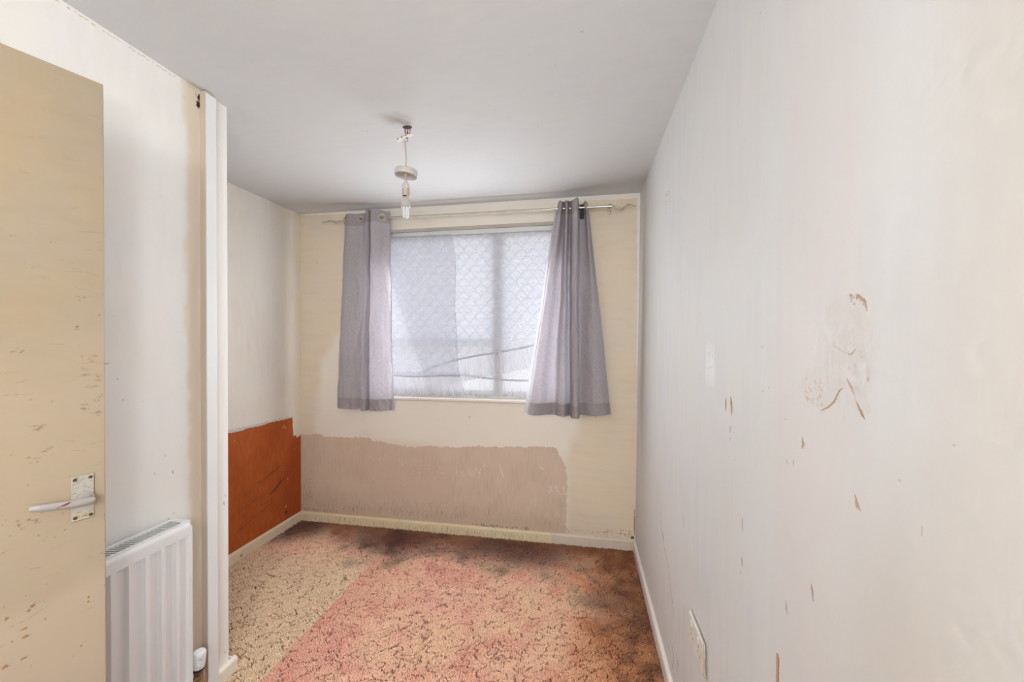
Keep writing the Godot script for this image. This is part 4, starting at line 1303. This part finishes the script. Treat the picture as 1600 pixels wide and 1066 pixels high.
# ------------------------------------------------------------------ radiator
func radiator() -> void:
	var x1 := NEARX + 0.100    # front face
	var z0 := 0.30
	var z1 := 1.124
	var y0 := 0.15
	var y1 := 0.746
	var o := base("radiator", V(NEARX + 0.06, y0, (z0 + z1) / 2.0))
	o.set_meta("world_parts", true)
	tag(o, "white ribbed double panel radiator on the left wall behind the door", "radiator")
	# front panel: raised ridges between recessed flutes
	for side in [0, 1]:
		var st := mb()
		var xf := x1 if side == 0 else NEARX + 0.030
		var sgn := 1.0
		var dep := 0.012
		var yt := y1 - 0.046
		var yb := y0 + 0.046
		var pitch := 0.0455
		# outline cells: walk along d; each flute is recessed with sloped sides and ends
		var edges := []
		var z := 1.1195
		while z - 0.032 > z0 + 0.012:
			edges.append([z - 0.032, z])
			z -= pitch
		edges.reverse()
		var nrm := Vector3(1, 0, 0)
		flat_quad(st, V(xf, yt, z0), V(xf, yt, z1), V(xf, y1 - 0.018, z1), V(xf, y1 - 0.018, z0), nrm)
		# rounded shoulder up to the top edge
		for k in 5:
			var a0 := PI / 2 * k / 5.0
			var a1 := PI / 2 * (k + 1) / 5.0
			var f := func(a: float, zz: float) -> Vector3: return V(xf - 0.010 * (1.0 - cos(a)), y1 - 0.018 + 0.014 * sin(a), zz)
			var m0 := Vector3(cos(a0), sin(a0) * 0.7, 0).normalized()
			var m1 := Vector3(cos(a1), sin(a1) * 0.7, 0).normalized()
			quad(st, [f.call(a0, z0), f.call(a0, z1), f.call(a1, z1), f.call(a1, z0)], [m0, m0, m1, m1])
		flat_quad(st, V(xf, y0, z0), V(xf, y0, z1), V(xf, yb, z1), V(xf, yb, z0), nrm)
		flat_quad(st, V(xf - 0.010, y0, z0), V(xf - 0.010, y0, z1), V(xf, y0, z1), V(xf, y0, z0), Vector3.DOWN)
		flat_quad(st, V(xf - 0.010, y0, z0), V(xf - 0.010, y0, z1), V(xf - 0.010, y1 - 0.004, z1), V(xf - 0.010, y1 - 0.004, z0), -nrm)
		var last := z0
		for e in edges:
			flat_quad(st, V(xf, yb, last), V(xf, yb, e[0]), V(xf, yt, e[0]), V(xf, yt, last), nrm)
			var b := 0.0065
			var xi := xf - dep
			var o4 := [V(xf, yb, e[0]), V(xf, yb, e[1]), V(xf, yt, e[1]), V(xf, yt, e[0])]
			var i4 := [V(xi, yb + b, e[0] + b), V(xi, yb + b, e[1] - b), V(xi, yt - b * 1.3, e[1] - b), V(xi, yt - b * 1.3, e[0] + b)]
			flat_quad(st, i4[0], i4[1], i4[2], i4[3], nrm)
			var ns := [Vector3(1, 1, 0), Vector3(1, 0, 1), Vector3(1, -1, 0), Vector3(1, 0, -1)]
			for k in 4:
				var k2 := (k + 1) % 4
				flat_quad(st, o4[k], o4[k2], i4[k2], i4[k], (ns[k] as Vector3).normalized())
			last = e[1]
		flat_quad(st, V(xf, yb, last), V(xf, yb, z1), V(xf, yt, z1), V(xf, yt, last), nrm)
		put("front_panel" if side == 0 else "rear_panel", st, M.rad, o)
	# convector fins between the panels
	var st := mb()
	var zz := z0 + 0.01
	var k := 0
	while zz < z1 - 0.012:
		var xa := NEARX + 0.034
		var xb := x1 - 0.013
		dbox(st, xa, xb, y0 + 0.05, y1 - 0.020, zz, zz + 0.0009)
		zz += 0.0125
	put("convector_fins", st, M.fin, o)
	# top grille: rails and slanting slats
	st = mb()
	dbox(st, x1 - 0.0155, x1 - 0.0085, y1 - 0.010, y1 + 0.003, z0, z1, 0.001)
	dbox(st, NEARX + 0.026, NEARX + 0.033, y1 - 0.010, y1 + 0.006, z0, z1, 0.001)
	dbox(st, NEARX + 0.033, x1 - 0.0155, y1 - 0.004, y1 + 0.003, z1 - 0.016, z1, 0.001)
	put("grille_frame", st, M.rad, o)
	zz = z0 + 0.006
	while zz < z1 - 0.018:
		st = mb()
		var ang := Basis(Vector3.UP, 0.30)
		box(st, Vector3(-0.026, -0.0022, -0.0030), Vector3(0.026, 0.0012, 0.0030), 0.0008, Transform3D(ang, V((NEARX + 0.033 + x1 - 0.0155) / 2.0, y1 - 0.001, zz)))
		put("grille_slat", st, M.fin, o)
		zz += 0.0125
	# end cover with its small notch
	st = mb()
	dbox(st, NEARX + 0.020, x1 - 0.001, y0 + 0.004, y1 - 0.016, z1 + 0.0002, z1 + 0.0085, 0.0025)
	dbox(st, NEARX + 0.020, x1 - 0.010, y1 - 0.0165, y1 + 0.002, z1 + 0.0002, z1 + 0.0085, 0.002)
	put("end_cover", st, M.rad, o)
	for y in [0.25, 0.62]:
		st = mb()
		dbox(st, NEARX, NEARX + 0.024, y, y + 0.05, z1 - 0.16, z1 - 0.13, 0.002)
		put("wall_bracket", st, M.fin, o)
	# thermostatic valve at the foot
	var v := Node3D.new()
	v.name = "thermostatic_valve"
	o.add_child(v)
	v.set_meta("label", "white thermostatic valve with a black collar")
	var at := V(NEARX + 0.066, 0.184, 1.178)
	v.position = at - o.position
	var vb := Basis(Vector3(0, 0, 1), -0.10)
	st = mb()
	lathe(st, [Vector2(0.0, 0.069), Vector2(0.012, 0.0685), Vector2(0.0172, 0.0665), Vector2(0.0192, 0.062), Vector2(0.0200, 0.050), Vector2(0.0195, 0.030), Vector2(0.0190, 0.014), Vector2(0.0178, 0.008), Vector2(0.0, 0.007)], 28, Transform3D(vb, Vector3.ZERO))
	put("head", st, M.white, v)
	st = mb()
	lathe(st, [Vector2(0.0, 0.009), Vector2(0.0180, 0.0085), Vector2(0.0188, 0.005), Vector2(0.0178, 0.0), Vector2(0.0, -0.001)], 28, Transform3D(vb, Vector3.ZERO))
	put("collar", st, mat(C8(40, 38, 42), 0.4), v)
	for m in [[-0.35, 0.048, 0.007], [-0.12, 0.049, 0.009], [0.11, 0.050, 0.007]]:
		st = mb()
		var dirn := Vector3(cos(0.75 + m[0]), 0, sin(0.75 + m[0]))
		box(st, Vector3(-0.0007, -m[2] / 2.0, -0.0004), Vector3(0.0007, m[2] / 2.0, 0.0004), 0.0, Transform3D(vb * Basis(Vector3.UP, PI / 2 - 0.75 - m[0]), vb * (dirn * 0.0201 + Vector3(0, m[1], 0))))
		put("tick_mark", st, mat(C8(150, 146, 150), 0.5), v)
	for m in [[-0.2, 0.018, 0.0045], [0.12, 0.021, 0.003]]:
		st = mb()
		var dirn := Vector3(cos(0.75 + m[0]), 0, sin(0.75 + m[0]))
		box(st, Vector3(-0.0012, -m[2] / 2.0, -0.0004), Vector3(0.0012, m[2] / 2.0, 0.0004), 0.0, Transform3D(vb * Basis(Vector3.UP, PI / 2 - 0.75 - m[0]), vb * (dirn * 0.0194 + Vector3(0, m[1], 0))))
		put("dot_mark", st, mat(C8(96, 92, 98), 0.5), v)
	st = mb()
	lathe(st, [Vector2(0.0, 0.001), Vector2(0.011, 0.001), Vector2(0.0125, -0.004), Vector2(0.0125, -0.018), Vector2(0.0105, -0.022), Vector2(0.0105, -0.045), Vector2(0.013, -0.047), Vector2(0.013, -0.058), Vector2(0.0, -0.058)], 18, Transform3D(vb, Vector3.ZERO))
	tube(st, [Vector3(0, -0.028, 0.0), Vector3(-0.002, -0.028, 0.050)], 0.0085, 12)
	tube(st, [Vector3(0, -0.028, 0.026), Vector3(0, -0.028, 0.040)], 0.0125, 6)
	put("valve_body", st, mat(C8(150, 128, 98), 0.4, 0.7), v)
	st = mb()
	tube(st, [vb * Vector3(0, -0.056, 0), Vector3(-0.002, -0.16, 0.0)], 0.0075, 10)
	put("copper_pipe", st, mat(C8(176, 118, 88), 0.4, 0.7), v)
	st = mb()
	tube(st, spline([Vector3(0.006, -0.012, -0.016), Vector3(0.012, -0.04, -0.010), Vector3(0.010, -0.08, 0.004), Vector3(0.0, -0.14, 0.02)], 6), 0.0022, 8)
	tube(st, spline([Vector3(-0.012, -0.004, -0.022), Vector3(0.0, -0.03, -0.024), Vector3(0.012, -0.07, -0.018), Vector3(0.014, -0.16, -0.01)], 6), 0.0020, 8)
	put("loose_wire", st, mat(C8(190, 140, 120), 0.5), v)

# ------------------------------------------------------------------ socket on the right wall
func socket() -> void:
	var at := V(RF + 0.0055 - 0.0005, 0.4635, 1.253)
	var o := base("wall_socket", at)
	# local: x along the wall towards the camera, z out into the room
	o.basis = Basis(Vector3(0, 0, 1), Vector3.UP, Vector3(-1, 0, 0)) * Basis(Vector3(0, 0, 1), 0.02)
	tag(o, "paint-smeared double power socket low on the right wall", "socket")
	var p := Paint.new(384, 256, Vector2(-0.08, -0.05), Vector2(0.08, 0.05), C8(226, 220, 212), 0.05, 97, Vector2(1, 1), 0.02)
	for k in 40:
		p.dab(Vector2(p.rng.randf_range(0.03, 0.08), p.rng.randf_range(-0.05, 0.05)), Vector2(0.006, 0.004) * p.rng.randf_range(0.4, 1.4), C8(206, 184, 158), p.rng.randf_range(0.3, 0.8), 0.9, 0.2, 200.0)
	p.specks(Rect2(-0.075, -0.04, 0.13, 0.08), 24, 0.002, C8(150, 132, 112), 0.7)
	var uvf := func(q: Vector3) -> Vector2: return p.uv(Vector2(q.x, q.y))
	var st := mb()
	box(st, Vector3(-0.0735, -0.043, 0.0), Vector3(0.0735, 0.043, 0.010), 0.003, Transform3D(), uvf)
	put("faceplate", st, tmat(p.tex(), 0.5, 0.4), o)
	# paint and plaster ridge left round the near and top edges
	var ridge := mat(C8(196, 174, 150), 0.8)
	st = mb()
	tube(st, spline([Vector3(0.076, -0.056, 0.001), Vector3(0.0765, -0.040, 0.006), Vector3(0.0765, 0.0, 0.007), Vector3(0.0755, 0.030, 0.006), Vector3(0.070, 0.044, 0.005)], 5), 0.0026, 7)
	tube(st, spline([Vector3(0.070, 0.044, 0.005), Vector3(0.02, 0.0455, 0.003), Vector3(-0.04, 0.0452, 0.003), Vector3(-0.072, 0.046, 0.001)], 5), 0.0016, 7)
	put("paint_ridge", st, ridge, o)
	var stain := mat(C8(150, 84, 72), 0.7)
	st = mb()
	box(st, Vector3(0.0722, -0.040, 0.0025), Vector3(0.0739, 0.004, 0.0075), 0.0006)
	put("red_smear", st, stain, o)
	for x in [-0.036, 0.036]:
		st = mb()
		box(st, Vector3(x - 0.006, 0.018, 0.0095), Vector3(x + 0.006, 0.034, 0.0125), 0.0012)
		put("rocker_switch", st, M.white, o)
		for h in [[0.0, 0.008, 0.0022, 0.004], [-0.011, -0.014, 0.0036, 0.002], [0.011, -0.014, 0.0036, 0.002]]:
			st = mb()
			box(st, Vector3(x + h[0] - h[2], h[1] - h[3], 0.0096), Vector3(x + h[0] + h[2], h[1] + h[3], 0.0103), 0.0)
			put("pin_hole", st, mat(C8(150, 142, 136), 0.7), o)
	for x in [-0.060, 0.060]:
		st = mb()
		lathe(st, [Vector2(0, 0.0006), Vector2(0.003, 0.0006), Vector2(0.0036, 0.0)], 12, Transform3D(Basis(Vector3.RIGHT, PI / 2), Vector3(x, 0, 0.010)))
		put("screw", st, M.fin, o)

# ------------------------------------------------------------------ carpet
func carpet() -> void:
	var warp := noise(1.0, 301, 2)
	var big := noise(1.0, 311, 3)
	var med := noise(1.0, 317, 3)
	var rng := RandomNumberGenerator.new()
	rng.seed = 99
	var L := func(r: int, g: int, b: int) -> Color: return C8(r, g, b).srgb_to_linear()
	var tan_: Color = L.call(246, 212, 178)
	var pink: Color = L.call(248, 198, 176)
	var rose: Color = L.call(232, 164, 146)
	var strip: Color = L.call(238, 212, 180)
	var brown: Color = L.call(148, 98, 72)
	var plum: Color = L.call(104, 70, 66)
	var orange: Color = L.call(206, 138, 82)
	var crackc: Color = L.call(124, 52, 42)
	var mesh := tuft_mesh()
	var step := 0.0044
	var xf: Array[Transform3D] = []
	var cols := PackedColorArray()
	var d := 1.15
	while d < BACK - 0.017:
		var x := (NEARX + 0.004) if d < NIB + 0.02 else (ALCX + 0.018)
		while x < RF - 0.018:
			var px := x + rng.randf_range(-0.5, 0.5) * step
			var pd := d + rng.randf_range(-0.5, 0.5) * step
			x += step
			if px > RF - 0.018 or pd > BACK - 0.018: continue
			# cracks where the pile parts, thin wandering lines
			var gate := med.get_noise_2d(px * 9.0 + 30.0, pd * 9.0)
			var crack := 0.0
			for ly in 2:
				# lines drawn out along the lie of the pile
				var e1 := Vector2(0.80, 0.60) if ly == 0 else Vector2(0.97, -0.24)
				var e2 := Vector2(-e1.y, e1.x)
				var p0 := Vector2(px, pd)
				var fs := 5.5 + 1.5 * ly
				var ft := 15.0 + 3.0 * ly
				var sc := p0.dot(e1) * fs + 17.0 * ly
				var tc := p0.dot(e2) * ft
				var n0 := warp.get_noise_2d(sc, tc)
				if absf(n0) < 0.12:
					var gs := (warp.get_noise_2d(sc + 0.02, tc) - n0) / 0.02 * fs
					var gt := (warp.get_noise_2d(sc, tc + 0.02) - n0) / 0.02 * ft
					var dist := absf(n0) / maxf(sqrt(gs * gs + gt * gt), 3.0)
					crack = maxf(crack, smoothstep(0.0054, 0.0026, dist) * smoothstep(-0.30, -0.16, gate if ly == 0 else -gate - 0.22))
			# dye and soiling
			var b1 := big.get_noise_2d(px * 1.7, pd * 1.7)
			var b2 := big.get_noise_2d(px * 3.7 + 40.0, pd * 3.7)
			var c := tan_.lerp(pink, clampf(0.66 + 0.6 * b1 + 0.4 * b2, 0, 1))
			c = c.lerp(rose, clampf(b2 * 0.9, 0, 0.5))
			if px < -1.262 + 0.012 * b2:
				var keep := clampf(0.9 - 1.2 * smoothstep(2.0, 2.45, pd), 0.1, 0.9)
				c = c.lerp(strip, keep)
			else:
				c = c.lerp(rose, 0.45 * smoothstep(-0.95, -1.24, px) * smoothstep(2.6, 1.9, pd))
			# walked-over soil along the right wall and under the window
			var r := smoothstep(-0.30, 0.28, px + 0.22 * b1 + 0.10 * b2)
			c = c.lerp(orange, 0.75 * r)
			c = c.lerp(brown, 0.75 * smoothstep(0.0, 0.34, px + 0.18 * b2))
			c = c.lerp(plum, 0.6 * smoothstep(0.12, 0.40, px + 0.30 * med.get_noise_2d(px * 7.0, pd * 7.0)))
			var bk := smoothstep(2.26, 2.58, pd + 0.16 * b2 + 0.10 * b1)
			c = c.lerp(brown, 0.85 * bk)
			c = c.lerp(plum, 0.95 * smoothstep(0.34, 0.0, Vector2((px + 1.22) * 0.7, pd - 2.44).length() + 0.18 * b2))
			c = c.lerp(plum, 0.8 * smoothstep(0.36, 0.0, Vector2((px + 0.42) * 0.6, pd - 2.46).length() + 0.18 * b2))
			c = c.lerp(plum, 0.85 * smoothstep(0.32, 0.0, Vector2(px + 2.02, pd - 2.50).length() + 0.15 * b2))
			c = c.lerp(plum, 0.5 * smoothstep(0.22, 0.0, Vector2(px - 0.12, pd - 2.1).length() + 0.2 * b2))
			var g := med.get_noise_2d(px * 60.0, pd * 60.0)
			c = c.lerp(crackc, crack * 0.62)  # root colour and the shade of the gaps, both put into the tuft tint
			var s := 1.0 + rng.randf_range(-0.12, 0.12) + 0.12 * g
			c = Color(c.r * s, c.g * s, c.b * s)
			var h := (0.0105 + 0.0035 * med.get_noise_2d(px * 16.0, pd * 16.0)) * (1.0 - 0.78 * crack) * rng.randf_range(0.85, 1.15)
			var q := Basis(Vector3(1, 0, 0), rng.randf_range(-0.35, 0.35)) * Basis(Vector3(0, 0, 1), rng.randf_range(-0.35, 0.35)) * Basis(Vector3.UP, rng.randf() * TAU)
			xf.append(Transform3D(q.scaled(Vector3(1, 1, 1)) * Basis.from_scale(Vector3(1, h / 0.01, 1)), V(px, 0.0, pd)))
			cols.append(c)
		d += step
	var mm := MultiMesh.new()
	mm.transform_format = MultiMesh.TRANSFORM_3D
	mm.use_colors = true
	mm.mesh = mesh
	mm.instance_count = xf.size()
	for i in xf.size():
		mm.set_instance_transform(i, xf[i])
		mm.set_instance_color(i, cols[i])
	var o := MultiMeshInstance3D.new()
	o.name = numbered("carpet")
	o.multimesh = mm
	var m := mat(Color.WHITE, 1.0, 0, 0.1)
	m.vertex_color_use_as_albedo = true
	o.material_override = m
	add_child(o)
	tag(o, "worn twist pile carpet in faded pink and tan with dark soiled edges", "carpet", "stuff")

func tuft_mesh() -> Mesh:
	# a little blunt twist of yarn, wider at the tip
	var st := mb()
	lathe(st, [Vector2(0.0020, -0.001), Vector2(0.0027, 0.0062), Vector2(0.0020, 0.0092), Vector2(0.0, 0.0102)], 5)
	return st.commit()

# ------------------------------------------------------------------ fill lamps added out of view behind the camera
func fill_lamps() -> void:
	var at := V(0.08, 1.45, -0.42)
	var o := base("added_fill_lamp", Vector3(at.x, 0, at.z))
	o.set_meta("world_parts", true)
	tag(o, "added fill lamp, a globe on a stand, out of view behind the camera", "fill lamp")
	var st := mb()
	lathe(st, [Vector2(0.0, 0.0), Vector2(0.13, 0.0), Vector2(0.13, 0.012), Vector2(0.12, 0.02), Vector2(0.02, 0.026), Vector2(0.0, 0.026)], 32, Transform3D(Basis(), Vector3(at.x, 0.0, at.z)))
	put("base", st, M.steel, o)
	st = mb()
	tube(st, [Vector3(at.x, 0.02, at.z), Vector3(at.x, at.y - 0.10, at.z)], 0.011, 14)
	put("pole", st, M.steel, o)
	st = mb()
	lathe(st, [Vector2(0.0, -0.115), Vector2(0.03, -0.115), Vector2(0.034, -0.09), Vector2(0.0, -0.09)], 20, Transform3D(Basis(), at))
	put("shade_holder", st, M.white, o)
	var gm := mat(C8(240, 240, 240), 0.4)
	gm.emission_enabled = true
	gm.emission = C8(250, 246, 240)
	gm.emission_energy_multiplier = 1.0
	st = mb()
	var prof := []
	for k in 17:
		var a := -PI / 2 + PI * k / 16.0
		prof.append(Vector2(0.10 * cos(a) if k > 0 and k < 16 else 0.0, 0.10 * sin(a)))
	lathe(st, prof, 28, Transform3D(Basis(), at))
	put("globe_shade", st, gm, o)
	var l := OmniLight3D.new()
	l.name = "added_fill_light"
	l.light_size = 0.09
	l.omni_range = 12.0
	l.omni_attenuation = 2.0
	l.light_color = Color(0.95, 0.985, 1.0)
	l.light_energy = 0.4
	l.shadow_enabled = true
	l.position = at
	add_child(l)
	# second added fill lamp, a globe by the unseen rear wall
	var wl := base("added_rear_fill_lamp", V(0.10, 1.70, -1.6))
	wl.set_meta("world_parts", true)
	tag(wl, "added fill lamp, a globe on the unseen rear wall", "wall lamp")
	var c := V(0.10, 1.80, -1.42)
	st = mb()
	lathe(st, [Vector2(0.0, 0.0), Vector2(0.05, 0.0), Vector2(0.046, 0.012), Vector2(0.0, 0.016)], 24, Transform3D(Basis(Vector3.RIGHT, -PI / 2), V(0.10, 1.66, -1.6)))
	tube(st, [V(0.10, 1.66, -1.59), V(0.10, 1.655, -1.47), V(0.10, 1.67, -1.42)], 0.008, 10)
	put("bracket", st, M.steel, wl)
	st = mb()
	prof = []
	for k in 17:
		var a := -PI / 2 + PI * k / 16.0
		prof.append(Vector2(0.135 * cos(a) if k > 0 and k < 16 else 0.0, 0.135 * sin(a)))
	lathe(st, prof, 24, Transform3D(Basis(), c))
	put("globe_shade", st, gm, wl)
	l = OmniLight3D.new()
	l.name = "added_rear_fill_light"
	l.light_size = 0.13
	l.omni_range = 12.0
	l.omni_attenuation = 2.0
	l.light_color = Color(0.95, 0.985, 1.0)
	l.light_energy = 0.95
	l.shadow_enabled = true
	l.position = c
	add_child(l)
